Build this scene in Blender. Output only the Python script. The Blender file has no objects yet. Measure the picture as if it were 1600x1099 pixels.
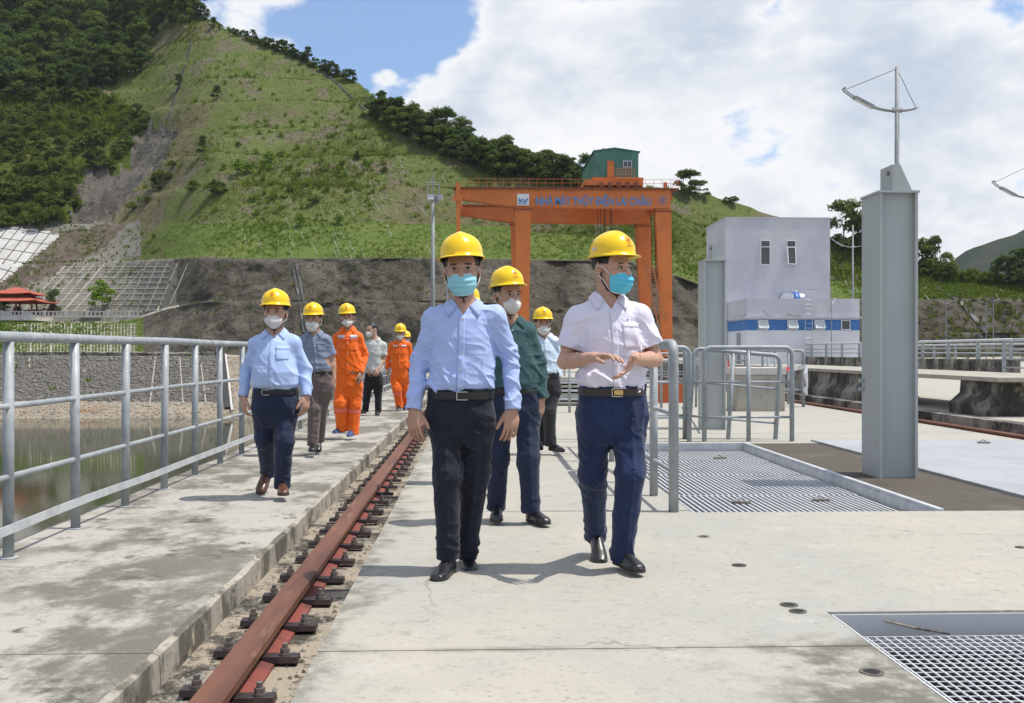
import bpy, bmesh, math, random
import numpy as np
from mathutils import Vector, Matrix, noise as mnoise
from mathutils.bvhtree import BVHTree
random.seed(7); rng = np.random.default_rng(7)
R = math.radians
SC = bpy.context.scene
COL = SC.collection
# ------------------------------------------------------------------ camera
F, CX, CY, CAMH = 1600.0, 800.0, 549.5, 1.15      # photo pixels; eye height in metres
YAW = math.atan(57/1600.0)                        # the rail vanishes 57 px left of the centre
FWD = Vector((math.sin(YAW), math.cos(YAW), 0)); RGT = Vector((math.cos(YAW), -math.sin(YAW), 0))
CAM = Vector((0, 0, CAMH))
cd = bpy.data.cameras.new('camera'); cam = bpy.data.objects.new('camera', cd); COL.objects.link(cam)
cam.location = CAM; cam.rotation_euler = (R(90), 0, -YAW)
cd.sensor_width = 36; cd.lens = 36*F/1600; cd.clip_start = .05; cd.clip_end = 6000
SC.camera = cam
# ------------------------------------------------------------------ light
TOSUN = Vector((.42, -.05, 1.0)).normalized()
EL = math.asin(TOSUN.z); AZ = math.atan2(TOSUN.x, TOSUN.y)
SKY_STRENGTH, SUN_STRENGTH, EXPOSURE = .125, 4.7, 0.0
sd = bpy.data.lights.new('sun', 'SUN'); sun = bpy.data.objects.new('sun', sd); COL.objects.link(sun)
sd.energy = SUN_STRENGTH; sd.angle = R(.55); sd.color = (1, .95, .87)
sun.location = (30, 10, 60); sun.rotation_euler = TOSUN.to_track_quat('Z', 'Y').to_euler()
SC.view_settings.view_transform = 'Standard'; SC.view_settings.look = 'None'
SC.view_settings.exposure = EXPOSURE; SC.view_settings.gamma = 1; SC.view_settings.use_curve_mapping = False
SC.render.engine = 'CYCLES'
SC.cycles.use_denoising = True
SC.cycles.max_bounces = 6; SC.cycles.transparent_max_bounces = 6; SC.cycles.caustics_reflective = False; SC.cycles.caustics_refractive = False

def dirpx(px, py):
    return (FWD + RGT*((px-CX)/F) + Vector((0, 0, (CY-py)/F)))
def AT(px, py, d):                       # the point seen at a pixel, d metres ahead
    return CAM + dirpx(px, py)*d
def ATY(px, py, Y):                      # ... on the vertical plane at world Y
    v = dirpx(px, py); return CAM + v*(Y/v.y)
def GR(px, py, z=0.0):                   # ... on level ground at height z
    v = dirpx(px, py); return CAM + v*((z-CAMH)/v.z)

# ------------------------------------------------------------------ node helpers
class NT:
    def __init__(s, tree): s.t = tree; s.N = tree.nodes; s.L = tree.links
    def n(s, typ, **kw):
        nd = s.N.new(typ)
        for k, v in kw.items():
            if k == 'inp':
                for a, b in v.items(): s.set(nd.inputs[a], b)
            else: setattr(nd, k, v)
        return nd
    def set(s, sock, v):
        if hasattr(v, 'is_linked') or isinstance(v, bpy.types.NodeSocket): s.L.new(v, sock)
        else:
            if hasattr(sock.default_value, '__len__') and not isinstance(v, str) and len(v) == 3 and len(sock.default_value) == 4: v = (*v, 1)
            sock.default_value = v
    def noise(s, vec, scale, detail=5, rough=.6, dist=0.0, out='Fac'):
        nd = s.n('ShaderNodeTexNoise', inp={'Vector': vec, 'Scale': scale, 'Detail': detail, 'Roughness': rough, 'Distortion': dist})
        return nd.outputs[out]
    def vor(s, vec, scale, out='Distance', feature='F1', rand=1.0):
        nd = s.n('ShaderNodeTexVoronoi', feature=feature, inp={'Vector': vec, 'Scale': scale, 'Randomness': rand})
        return nd.outputs[out]
    def rng(s, v, a, b, c=0.0, d=1.0, smooth=True):
        nd = s.n('ShaderNodeMapRange', interpolation_type='SMOOTHSTEP' if smooth else 'LINEAR', inp={0: v, 1: a, 2: b, 3: c, 4: d})
        return nd.outputs[0]
    def mix(s, f, a, b, mode='MIX'):
        nd = s.n('ShaderNodeMix', data_type='RGBA', blend_type=mode)
        s.set(nd.inputs[0], f); s.set(nd.inputs[6], a); s.set(nd.inputs[7], b)
        return nd.outputs[2]
    def m(s, op, a, b=0.0, c=0.0):
        nd = s.n('ShaderNodeMath', operation=op); s.set(nd.inputs[0], a); s.set(nd.inputs[1], b)
        if op in ('MULTIPLY_ADD',): s.set(nd.inputs[2], c)
        return nd.outputs[0]
    def vm(s, op, a, b=(0, 0, 0)):
        nd = s.n('ShaderNodeVectorMath', operation=op); s.set(nd.inputs[0], a)
        if op == 'SCALE': s.set(nd.inputs[3], b)
        else: s.set(nd.inputs[1], b)
        return nd.outputs['Value'] if op in ('DOT_PRODUCT', 'DISTANCE', 'LENGTH') else nd.outputs[0]
    def mapping(s, vec, scale=(1, 1, 1), rot=(0, 0, 0), loc=(0, 0, 0)):
        return s.n('ShaderNodeMapping', inp={'Vector': vec, 'Scale': scale, 'Rotation': rot, 'Location': loc}).outputs[0]

# ------------------------------------------------------------------ sky
w = bpy.data.worlds.new('World'); SC.world = w; w.use_nodes = True
nt = NT(w.node_tree); nt.N.clear()
sky = nt.n('ShaderNodeTexSky', sky_type='NISHITA'); sky.sun_disc = False
sky.sun_elevation = EL; sky.sun_rotation = AZ; sky.air_density = 1.0; sky.dust_density = .6; sky.ozone_density = 1.3
gen = nt.n('ShaderNodeTexCoord').outputs['Generated']
vec = nt.vm('NORMALIZE', gen)
sep = nt.n('ShaderNodeSeparateXYZ', inp={0: vec})
v2 = nt.mapping(vec, scale=(1, 1, 1.7), loc=(3.1, .4, 1.7))
big = nt.noise(v2, 2.1, 2, .5); med = nt.noise(v2, 6.0, 7, .60, .15)
bil = nt.vor(nt.vm('ADD', v2, nt.vm('SCALE', nt.noise(v2, 9, 3, out='Color'), .10)), 13.0)   # billows
bil2 = nt.vor(nt.vm('ADD', v2, nt.vm('SCALE', nt.noise(v2, 22, 3, out='Color'), .05)), 31.0)
puff = nt.m('ADD', nt.m('MULTIPLY', nt.m('SUBTRACT', .42, bil), .16), nt.m('MULTIPLY', nt.m('SUBTRACT', .42, bil2), .10))
cov = nt.m('ADD', nt.m('ADD', nt.m('MULTIPLY', big, .55), nt.m('MULTIPLY', med, .62)), nt.m('ADD', puff, .055))
def blob(px, py, rad, amt):
    global cov
    d = dirpx(px, py).normalized()
    ds = nt.vm('DISTANCE', nt.vm('MULTIPLY', vec, (1, 1, 1.5)), (d.x, d.y, d.z*1.5))
    cov = nt.m('ADD', cov, nt.rng(ds, rad, 0, 0, amt))
blob(600, 80, .14, -.27); blob(670, 20, .075, -.16); blob(1225, 236, .08, -.075); blob(1265, 218, .06, -.05); blob(1180, 226, .05, -.05); blob(1210, 10, .05, -.10); blob(602, 118, .030, .20); blob(540, 50, .08, -.10)
blob(900, 120, .22, .13); blob(1150, 60, .25, .14); blob(1480, 250, .20, .13); blob(790, 160, .12, .14); blob(1480, 30, .15, .09); blob(430, 10, .10, .10); blob(760, 40, .10, .12)
mask = nt.rng(cov, .560, .665)
edge = nt.rng(cov, .60, .86)                                                     # thick middle of the cloud
shade = nt.noise(nt.mapping(vec, scale=(1, 1, 2.0), loc=(.3, 5.2, .9)), 3.6, 5, .58, .3)
relief = nt.rng(puff, -.05, .09)
grey = nt.m('MULTIPLY', nt.m('MULTIPLY', edge, nt.rng(shade, .33, .60)), nt.rng(relief, 0, 1, 1.0, .72))
ccol = nt.mix(grey, (7.9, 7.95, 8.05), (4.6, 5.25, 6.2))
skyc = nt.mix(.17, nt.vm('MULTIPLY', sky.outputs[0], (.72, 1.02, 1.34)), (7, 7.4, 7.8))
fin = nt.mix(mask, skyc, ccol)
bg = nt.n('ShaderNodeBackground', inp={'Color': fin, 'Strength': SKY_STRENGTH})
nt.L.new(bg.outputs[0], nt.n('ShaderNodeOutputWorld').inputs[0])

# ------------------------------------------------------------------ material helper
MAT = {}
def mat(name, col, var=(), rough=.8, metal=0.0, bump=None, coords='pos', spec=.5, rvar=None, extra=None, sheen=0):
    """var: list of (scale, colour, lo, hi[, detail[, stretch]]) noise layers blended over the base colour"""
    m = bpy.data.materials.new(name); m.use_nodes = True
    nt = NT(m.node_tree); nt.N.clear()
    out = nt.n('ShaderNodeOutputMaterial'); bs = nt.n('ShaderNodeBsdfPrincipled'); nt.L.new(bs.outputs[0], out.inputs[0])
    if coords == 'pos': P = nt.n('ShaderNodeNewGeometry').outputs['Position']
    else: P = nt.n('ShaderNodeTexCoord').outputs['Object']
    c = nt.mix(0.0, (*col, 1), (*col, 1))
    for i, v in enumerate(var):
        vv = P
        st = v[5] if len(v) > 5 else (1, 1, 1)
        vv = nt.mapping(P, scale=st, loc=(i*7.3, i*3.1, i*1.7))
        f = nt.rng(nt.noise(vv, v[0], v[4] if len(v) > 4 else 6, .72 if len(v) > 4 and v[4] >= 8 else .62), v[2], v[3])
        c = nt.mix(f, c, (*v[1], 1))
    if extra: c = extra(nt, P, c, bs)
    nt.set(bs.inputs['Base Color'], c)
    bs.inputs['Roughness'].default_value = rough; bs.inputs['Metallic'].default_value = metal
    bs.inputs['Specular IOR Level'].default_value = spec
    if sheen: bs.inputs['Sheen Weight'].default_value = sheen
    if rvar: nt.set(bs.inputs['Roughness'], nt.rng(nt.noise(P, rvar[0], 5), .3, .7, rvar[1], rvar[2]))
    if bump:
        bl = bump if isinstance(bump, list) else [bump]
        prev = None
        for b in bl:
            bn = nt.n('ShaderNodeBump', inp={'Strength': b[1], 'Distance': b[2]})
            st = b[3] if len(b) > 3 else (1, 1, 1)
            nt.set(bn.inputs['Height'], nt.noise(nt.mapping(P, scale=st), b[0], 6, .6))
            if prev: nt.L.new(prev, bn.inputs['Normal'])
            prev = bn.outputs[0]
        nt.L.new(prev, bs.inputs['Normal'])
    MAT[name] = m
    return m

# ------------------------------------------------------------------ mesh helpers
class MB:
    def __init__(s): s.v = []; s.f = []; s.mi = []; s.cur = 0
    def add(s, vs, fs):
        o = len(s.v); s.v += [tuple(p) for p in vs]; s.f += [tuple(o+i for i in f) for f in fs]; s.mi += [s.cur]*len(fs); return s
    def box(s, x0, x1, y0, y1, z0, z1):
        return s.add([(x0,y0,z0),(x1,y0,z0),(x1,y1,z0),(x0,y1,z0),(x0,y0,z1),(x1,y0,z1),(x1,y1,z1),(x0,y1,z1)],
              [(3,2,1,0),(4,5,6,7),(0,1,5,4),(1,2,6,5),(2,3,7,6),(3,0,4,7)])
    def hexa(s, b, t):                       # bottom and top quads
        return s.add(list(b)+list(t), [(3,2,1,0),(4,5,6,7),(0,1,5,4),(1,2,6,5),(2,3,7,6),(3,0,4,7)])
    def bar(s, a, b, wx, wz, up=(0,0,1)):      # rectangular bar from a to b
        a, b = Vector(a), Vector(b); d = (b-a).normalized(); u = Vector(up)
        if abs(d.dot(u)) > .98: u = Vector((1,0,0))
        r = d.cross(u).normalized()*wx/2; u = r.cross(d).normalized()*wz/2
        return s.hexa([a-r-u, a+r-u, a+r+u, a-r+u], [b-r-u, b+r-u, b+r+u, b-r+u])
    def tube(s, pts, r, n=8, cap=True):
        pts = [Vector(p) for p in pts]; o = len(s.v); rs = r if isinstance(r, (list, tuple)) else [r]*len(pts)
        pu = None
        for i, p in enumerate(pts):
            d = (pts[min(i+1, len(pts)-1)]-pts[max(i-1, 0)]).normalized()
            if pu is None:
                u = d.orthogonal().normalized()
            else:
                u = (pu - d*pu.dot(d)); u = u.normalized() if u.length > 1e-6 else d.orthogonal().normalized()
            pu = u; w_ = d.cross(u)
            for k in range(n):
                a = 2*math.pi*k/n; s.v.append(tuple(p+(u*math.cos(a)+w_*math.sin(a))*rs[i]))
        for i in range(len(pts)-1):
            for k in range(n):
                a, b = o+i*n+k, o+i*n+(k+1) % n
                s.f.append((a, b, b+n, a+n)); s.mi.append(s.cur)
        if cap:
            s.f.append(tuple(o+k for k in reversed(range(n)))); s.mi.append(s.cur)
            e = o+(len(pts)-1)*n; s.f.append(tuple(e+k for k in range(n))); s.mi.append(s.cur)
        return s
    def prism(s, poly, axis, a, b):          # polygon in the two other axes (order x,y,z), extruded a..b
        def P(u, v, t): return {'x': (t, u, v), 'y': (u, t, v), 'z': (u, v, t)}[axis]
        n = len(poly); o = len(s.v)
        s.v += [P(u, v, a) for u, v in poly] + [P(u, v, b) for u, v in poly]
        fs = [tuple(reversed(range(n))), tuple(range(n, 2*n))] + [(i, (i+1) % n, n+(i+1) % n, n+i) for i in range(n)]
        s.f += [tuple(o+i for i in f) for f in fs]; s.mi += [s.cur]*len(fs); return s
    def grid(s, fn, nu, nv):
        o = len(s.v)
        for i in range(nu+1):
            for j in range(nv+1): s.v.append(tuple(fn(i/nu, j/nv)))
        for i in range(nu):
            for j in range(nv):
                a = o+i*(nv+1)+j; s.f.append((a, a+nv+1, a+nv+2, a+1)); s.mi.append(s.cur)
        return s
def mesh(name, v, f, mats, smooth=False, mi=None):
    me = bpy.data.meshes.new(name)
    if isinstance(v, np.ndarray):
        f = np.asarray(f, dtype=np.int32); n = f.shape[1]
        me.vertices.add(len(v)); me.vertices.foreach_set('co', v.astype(np.float32).ravel())
        me.loops.add(f.size); me.loops.foreach_set('vertex_index', f.ravel())
        me.polygons.add(len(f)); me.polygons.foreach_set('loop_start', np.arange(len(f), dtype=np.int32)*n)
        me.update(calc_edges=True)
    else: me.from_pydata(v, [], f)
    for m in (mats if isinstance(mats, (list, tuple)) else [mats]):
        if m: me.materials.append(MAT[m] if isinstance(m, str) else m)
    if mi is not None: me.polygons.foreach_set('material_index', np.asarray(mi, dtype=np.int32))
    if smooth: me.polygons.foreach_set('use_smooth', np.ones(len(me.polygons), dtype=bool))
    return me
def link(name, me, parent=None, loc=None, rot=None, label=None, cat=None, group=None, kind=None):
    o = bpy.data.objects.new(name, me); COL.objects.link(o)
    if parent: o.parent = parent
    if loc is not None: o.location = loc
    if rot is not None: o.rotation_euler = rot
    tag(o, label, cat, group, kind); return o
def tag(o, label=None, cat=None, group=None, kind=None):
    if label: o['label'] = label
    if cat: o['category'] = cat
    if group: o['group'] = group
    if kind: o['kind'] = kind
    return o
def obj(name, mb, m, parent=None, smooth=False, world=False, bevel=0, **kw):
    v = mb.v
    if world and parent is not None:
        L = parent.matrix_basis.to_translation(); p = parent.parent
        while p is not None: L = L + p.matrix_basis.to_translation(); p = p.parent
        v = [(a-L.x, b-L.y, c-L.z) for a, b, c in v]
    me = mesh(name, v, mb.f, m, smooth, mb.mi if any(mb.mi) else None)
    o = link(name, me, parent, **kw)
    if bevel:
        b = o.modifiers.new('bevel', 'BEVEL'); b.width = bevel; b.segments = 2; b.limit_method = 'ANGLE'
    if smooth == 'auto':
        pass
    return o
def thing(name, label, cat, loc=(0,0,0), rz=0, group=None):
    o = bpy.data.objects.new(name, None); COL.objects.link(o); o.location = loc; o.rotation_euler = (0,0,rz); o.empty_display_size = .1
    return tag(o, label, cat, group)
def copy_tree(o, parent=None):
    c = o.copy(); COL.objects.link(c); c.parent = parent
    for ch in o.children: copy_tree(ch, c)
    return c
def arc(c, r, a0, a1, n, ax1, ax2):
    c, ax1, ax2 = Vector(c), Vector(ax1), Vector(ax2)
    return [c+ax1*(r*math.cos(a0+(a1-a0)*i/n))+ax2*(r*math.sin(a0+(a1-a0)*i/n)) for i in range(n+1)]
def inpoly(x, y, P):
    ins = False; j = len(P)-1
    for i in range(len(P)):
        if (P[i][1] > y) != (P[j][1] > y) and x < (P[j][0]-P[i][0])*(y-P[i][1])/(P[j][1]-P[i][1])+P[i][0]: ins = not ins
        j = i
    return ins
# vectorised value noise
_perm = np.random.default_rng(3).random((64, 64, 64)).astype(np.float32)
def vnoise(P, scale, octs=4, gain=.5):
    P = np.asarray(P, dtype=np.float64)*scale; out = 0; amp = 1; tot = 0
    for o in range(octs):
        i = np.floor(P).astype(int); f = P-i; f = f*f*(3-2*f); i &= 63; j = (i+1) & 63
        x0, y0, z0 = i[..., 0], i[..., 1], i[..., 2]; x1, y1, z1 = j[..., 0], j[..., 1], j[..., 2]
        fx, fy, fz = f[..., 0], f[..., 1], f[..., 2]; p = _perm
        a = (p[x0,y0,z0]*(1-fx)+p[x1,y0,z0]*fx)*(1-fy)+(p[x0,y1,z0]*(1-fx)+p[x1,y1,z0]*fx)*fy
        b = (p[x0,y0,z1]*(1-fx)+p[x1,y0,z1]*fx)*(1-fy)+(p[x0,y1,z1]*(1-fx)+p[x1,y1,z1]*fx)*fy
        out = out+amp*(a*(1-fz)+b*fz); tot += amp; amp *= gain; P = P*2.03+11.7
    return out/tot-.5
# ------------------------------------------------------------------ materials
C = mat
def crack_extra(nt, P, c, bs):                       # thin hairline cracks
    w_ = nt.vm('ADD', P, nt.vm('SCALE', nt.noise(P, 2.2, 4, out='Color'), .5))
    e = nt.vor(w_, .42, feature='DISTANCE_TO_EDGE')
    f = nt.m('MULTIPLY', nt.rng(e, .006, .0, 0, .5), nt.rng(nt.noise(P, .35, 2), .5, .6))
    c = nt.mix(f, c, (.13, .12, .10))
    sx = nt.n('ShaderNodeSeparateXYZ', inp={0: P}); n1 = nt.noise(P, 1.6, 9, .7); n2 = nt.noise(P, 7, 8, .7)
    ed = nt.rng(nt.m('ADD', sx.outputs[0], nt.m('MULTIPLY', nt.m('SUBTRACT', n1, .5), 1.1)), -.60, -.42, 1, 0)      # grime washed along the slab edge
    c = nt.mix(nt.m('MULTIPLY', ed, nt.rng(n2, .38, .6, .1, .75)), c, (.135, .125, .10))
    d = nt.vm('DISTANCE', nt.vm('MULTIPLY', P, (1, 1.6, 1)), (1.45, 6.0, 0))
    pt = nt.m('MULTIPLY', nt.rng(d, .25, .75, 1, 0), nt.rng(nt.m('ADD', n1, nt.m('MULTIPLY', n2, .4)), .62, .78))
    d2 = nt.vm('DISTANCE', nt.vm('MULTIPLY', P, (1, 1, 1)), (1.35, 3.35, 0))
    pt2 = nt.m('MULTIPLY', nt.rng(d2, .15, .55, 1, 0), nt.rng(nt.m('ADD', n1, nt.m('MULTIPLY', n2, .5)), .66, .84))
    c = nt.mix(nt.m('MAXIMUM', pt, pt2), c, (.15, .14, .115))
    lj = None
    for yj in (.55, 3.95, 7.36, 10.8, 14.2):                                                                            # dirt in the joints
        q = nt.rng(nt.m('ABSOLUTE', nt.m('SUBTRACT', nt.m('ADD', sx.outputs[1], nt.m('MULTIPLY', nt.m('SUBTRACT', n2, .5), .10)), yj)), .012, .05, 1, 0); lj = q if lj is None else nt.m('MAXIMUM', lj, q)
    return nt.mix(nt.m('MULTIPLY', lj, nt.rng(n1, .42, .62, .05, .6)), c, (.17, .155, .125))
mat('concrete_deck', (.375, .358, .312), [(.45, (.415, .385, .318), .42, .68), (.9, (.345, .342, .312), .45, .65, 8), (.35, (.46, .415, .345), .60, .74), (2.2, (.25, .24, .21), .62, .78, 10), (3.5, (.44, .42, .38), .56, .72, 9),
     (.7, (.15, .14, .12), .665, .75, 10, (1, .6, 1)), (12, (.30, .288, .25), .52, .70, 9), (38, (.25, .24, .21), .56, .76, 4), (110, (.43, .40, .34), .62, .8, 2)], rough=.9, bump=[(55, .25, .004), (6, .15, .01)], spec=.3, extra=crack_extra)
mat('concrete_walk', (.385, .365, .325), [(1.0, (.15, .14, .115), .46, .575, 10, (1, .65, 1)), (.35, (.19, .18, .15), .52, .64, 10), (2.6, (.105, .098, .08), .56, .64, 10), (3.5, (.40, .375, .33), .56, .7, 8), (13, (.11, .10, .085), .62, .74, 8), (45, (.25, .24, .21), .56, .8, 3), (110, (.45, .42, .37), .64, .8, 2)],
     rough=.92, bump=[(50, .3, .005), (6, .2, .012)], spec=.25)
mat('concrete_kerb', (.36, .33, .275), [(3, (.12, .11, .09), .44, .58, 10, (1, 1, .5)), (14, (.07, .063, .054), .55, .66, 9), (6, (.44, .385, .30), .58, .7), (1.5, (.06, .058, .045), .60, .68, 10)], rough=.95, bump=[(30, .5, .01)], spec=.2)
mat('trough_floor', (.34, .29, .225), [(1.7, (.055, .05, .042), .49, .57, 10), (5, (.26, .24, .20), .5, .66, 9), (9, (.085, .075, .06), .55, .64, 10), (4, (.07, .075, .035), .62, .70, 9), (60, (.20, .17, .13), .56, .74, 5)], rough=.95, bump=[(25, .6, .02)], spec=.2)
mat('concrete_stained', (.27, .255, .225), [(1.2, (.05, .048, .042), .42, .58, 9, (1, 1, .6)), (4, (.12, .11, .095), .5, .66, 9), (2.5, (.34, .30, .22), .60, .72)], rough=.95, bump=[(20, .5, .01)], spec=.2)
mat('concrete_pale', (.36, .34, .29), [(2, (.20, .185, .15), .5, .68, 9, (1, 1, .4)), (9, (.27, .25, .2), .55, .7)], rough=.9, bump=[(30, .3, .005)], spec=.3)
mat('mud_strip', (.088, .075, .060), [(1.3, (.135, .118, .098), .52, .68, 8), (3, (.07, .06, .05), .52, .66, 8), (28, (.42, .40, .36), .70, .76, 6)], rough=.9, bump=[(30, .3, .006)], spec=.3)
mat('steel_plate', (.36, .37, .385), [(.9, (.31, .315, .33), .4, .65, 8), (4, (.24, .235, .22), .58, .72, 9), (25, (.41, .41, .42), .55, .8, 3)], rough=.6, metal=0, bump=[(40, .15, .003)], spec=.4)
mat('galvanised', (.33, .355, .365), [(9, (.27, .295, .31), .40, .62, 5), (3, (.42, .445, .45), .52, .7, 5), (30, (.235, .24, .235), .62, .76, 5)], rough=.5, metal=.12, rvar=(14, .45, .68), bump=[(70, .1, .002)])
mat('galvanised_light', (.56, .585, .60), [(6, (.46, .48, .50), .42, .62, 6), (20, (.36, .36, .36), .62, .76, 6)], rough=.5, metal=.2)
mat('grating_steel', (.56, .575, .59), [(4, (.47, .48, .50), .45, .65, 6)], rough=.5, metal=.15)
mat('column_paint', (.40, .425, .415), [(1.1, (.355, .378, .37), .4, .65, 7, (1, 1, .35)), (7, (.32, .33, .305), .60, .76, 8, (1, 1, .25))], rough=.55, spec=.4, bump=[(60, .08, .002)])
mat('rail_rust', (.165, .066, .036), [(5, (.10, .038, .022), .42, .62, 9, (1, .12, 1)), (14, (.255, .135, .085), .56, .72, 9, (1, .12, 1)), (3.0, (.33, .24, .19), .70, .75, 10, (1, .12, 1)), (60, (.10, .04, .03), .6, .75, 4)], rough=.55, bump=[(60, .2, .003)])
mat('rail_red', (.225, .055, .040), [(5, (.13, .042, .032), .46, .64, 9), (8, (.33, .21, .155), .62, .72, 9), (25, (.10, .05, .04), .58, .7, 8)], rough=.7)
mat('clip_steel', (.052, .040, .042), [(18, (.10, .062, .05), .5, .68)], rough=.5, metal=.3, coords='obj')
mat('bolt_steel', (.21, .18, .16), [(30, (.30, .27, .25), .5, .7)], rough=.5, metal=.5, coords='obj')
mat('pit_shade', (.055, .052, .048), [(2, (.12, .11, .10), .5, .7)], rough=.9)  # near-black colour stands in for the shade deep in the pits
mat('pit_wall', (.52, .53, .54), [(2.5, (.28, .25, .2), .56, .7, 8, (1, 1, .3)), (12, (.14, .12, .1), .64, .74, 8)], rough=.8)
mat('hole_shade', (.012, .012, .012), rough=.9)
def water_extra(nt, P, c, bs):
    return c
mat('water', (.040, .047, .022), [(.02, (.052, .052, .030), .4, .6)], rough=.06, bump=[(.9, .16, .02, (1, .45, 1)), (4, .05, .01)], spec=.5)
# crane, buildings
mat('crane_orange', (.60, .168, .030), [(.35, (.53, .135, .026), .42, .64, 8), (.9, (.42, .13, .045), .56, .7, 9, (1, 1, .4)), (.5, (.40, .21, .03), .66, .74, 8)], rough=.6, bump=[(3, .05, .01)])
mat('crane_dark', (.21, .055, .022), [(1, (.14, .045, .022), .45, .65)], rough=.7)
def corr(nt, P, c, bs):
    return c
mat('house_green', (.06, .18, .14), [(.5, (.09, .235, .185), .45, .65, 6), (1.5, (.04, .115, .09), .52, .7, 6, (1, 1, .3))], rough=.5)
mat('letter_blue', (.085, .235, .50), [(1.2, (.14, .23, .38), .5, .68, 8)], rough=.6)
mat('white_paint', (.72, .73, .74), [(3, (.58, .59, .6), .55, .72)], rough=.6)
mat('cable', (.03, .03, .03), rough=.6)
mat('plaster_lilac', (.55, .548, .578), [(.35, (.47, .465, .515), .42, .62, 7), (1.1, (.62, .61, .65), .56, .70, 8, (1, 1, .5)), (.7, (.34, .335, .36), .60, .74, 10, (1.6, 1.6, .16)), (6, (.50, .49, .53), .5, .7, 6), (.5, (.42, .415, .45), .62, .76, 8, (.3, .3, 1.4))], rough=.9, bump=[(8, .2, .01)], spec=.2)
mat('plaster_white', (.70, .70, .74), [(.6, (.63, .63, .68), .42, .64, 7), (1.6, (.38, .38, .40), .62, .76, 9, (1, 1, .2))], rough=.85, spec=.2)
mat('band_blue', (.045, .155, .43), [(2, (.06, .19, .46), .45, .65, 6), (1.5, (.03, .10, .28), .6, .75, 8, (1, 1, .2))], rough=.6)
mat('glass_dark', (.02, .028, .035), [(1, (.035, .045, .05), .4, .6)], rough=.08, spec=.8)
mat('tank_steel', (.55, .57, .60), rough=.22, metal=.9)
mat('tank_blue', (.05, .13, .40), rough=.4)
mat('tape_white', (.75, .72, .72), [(2.2, (.75, .1, .12), .54, .56, 1)], rough=.6)
mat('rust_stair', (.42, .15, .05), [(4, (.50, .30, .16), .5, .66)], rough=.7)
mat('orange_plain', (.48, .11, .03), rough=.6)
mat('lamp_grey', (.27, .285, .295), [(3, (.21, .22, .23), .45, .65)], rough=.6)
mat('lamp_glass', (.55, .57, .58), rough=.25)
mat('red_plain', (.30, .02, .02), rough=.5)
# terrain
mat('gravel', (.30, .255, .195), [(.5, (.22, .19, .15), .42, .6, 8), (3, (.36, .32, .27), .5, .68, 8), (.15, (.25, .15, .09), .57, .68, 6)], rough=.95, bump=[(3, .8, .2)], spec=.2)
mat('riprap', (.13, .12, .105), [(.12, (.10, .09, .08), .45, .6, 8), (1.6, (.20, .185, .165), .52, .66, 8), (5, (.05, .047, .04), .52, .66, 8)], rough=.95, bump=[(2.2, 1.0, .3)], spec=.2)
mat('rock_grey', (.155, .145, .13), [(.8, (.25, .235, .215), .5, .66, 6), (3, (.09, .085, .078), .5, .68)], rough=.95, spec=.2)
mat('cliff', (.090, .080, .063), [(.06, (.138, .122, .098), .47, .60, 10), (.22, (.060, .052, .042), .47, .62, 10, (1, 1, .45)), (.9, (.165, .148, .122), .56, .70, 10), (.045, (.22, .205, .185), .64, .73, 9), (.6, (.036, .032, .026), .57, .70, 10, (1.5, 1.5, .5)), (.11, (.075, .095, .030), .60, .72, 8)],
    rough=.97, bump=[(.35, 1.0, 1.2), (1.5, .9, .4)], spec=.15)
mat('bare_rock', (.115, .105, .09), [(.08, (.07, .064, .054), .45, .6, 10, (1, 1, .4)), (.5, (.165, .15, .132), .54, .68, 10), (1.5, (.07, .062, .052), .56, .7, 9)], rough=.97, bump=[(.4, 1.0, 1.0)], spec=.15)
mat('shotcrete', (.185, .172, .15), [(.10, (.14, .13, .11), .44, .62, 9), (.5, (.24, .225, .20), .5, .68, 9), (.22, (.085, .105, .04), .60, .72, 9), (1.4, (.09, .082, .07), .56, .7, 8)], rough=.95, bump=[(1, .6, .3)], spec=.15)
mat('white_facing', (.48, .47, .45), [(.15, (.40, .39, .37), .44, .6, 8), (.6, (.54, .53, .51), .5, .7, 8), (1.5, (.24, .23, .2), .62, .74, 9)], rough=.9, bump=[(1.5, .3, .1)], spec=.2)
mat('beam_pale', (.33, .31, .265), [(.5, (.25, .235, .195), .45, .65, 8)], rough=.9)
mat('brown_earth', (.125, .10, .078), [(.25, (.085, .07, .054), .45, .60, 10, (1, 1, 1)), (.4, (.22, .195, .16), .56, .70, 8)], rough=.95, bump=[(1, .5, .3)], spec=.15)
mat('grass_slope', (.118, .146, .044), [(.022, (.150, .132, .072), .47, .60, 6), (.035, (.095, .128, .030), .50, .62, 6), (.10, (.155, .132, .095), .51, .61, 10, (1, 1, .55)), (.35, (.095, .135, .022), .54, .68, 9), (1.1, (.062, .078, .020), .52, .68, 9), (.5, (.17, .145, .11), .63, .72, 10), (2.6, (.05, .065, .016), .55, .7, 8)], rough=.95, bump=[(.5, .8, .8), (2, .7, .3)], spec=.15)
mat('grass_band', (.100, .142, .032), [(.06, (.122, .152, .040), .45, .62, 7), (.3, (.055, .095, .014), .5, .66, 9), (.12, (.14, .125, .05), .58, .70, 9), (1.4, (.06, .085, .015), .52, .68, 9)], rough=.95, bump=[(.6, .8, .6), (2, .7, .3)], spec=.15)
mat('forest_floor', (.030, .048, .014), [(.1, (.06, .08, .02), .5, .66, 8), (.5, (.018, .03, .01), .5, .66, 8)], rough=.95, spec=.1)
mat('shrub_floor', (.075, .098, .022), [(.05, (.11, .105, .035), .48, .62, 8), (.2, (.045, .068, .014), .48, .62, 9), (.9, (.12, .11, .05), .58, .70, 9)], rough=.95, bump=[(.5, .8, .8)], spec=.1)
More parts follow.
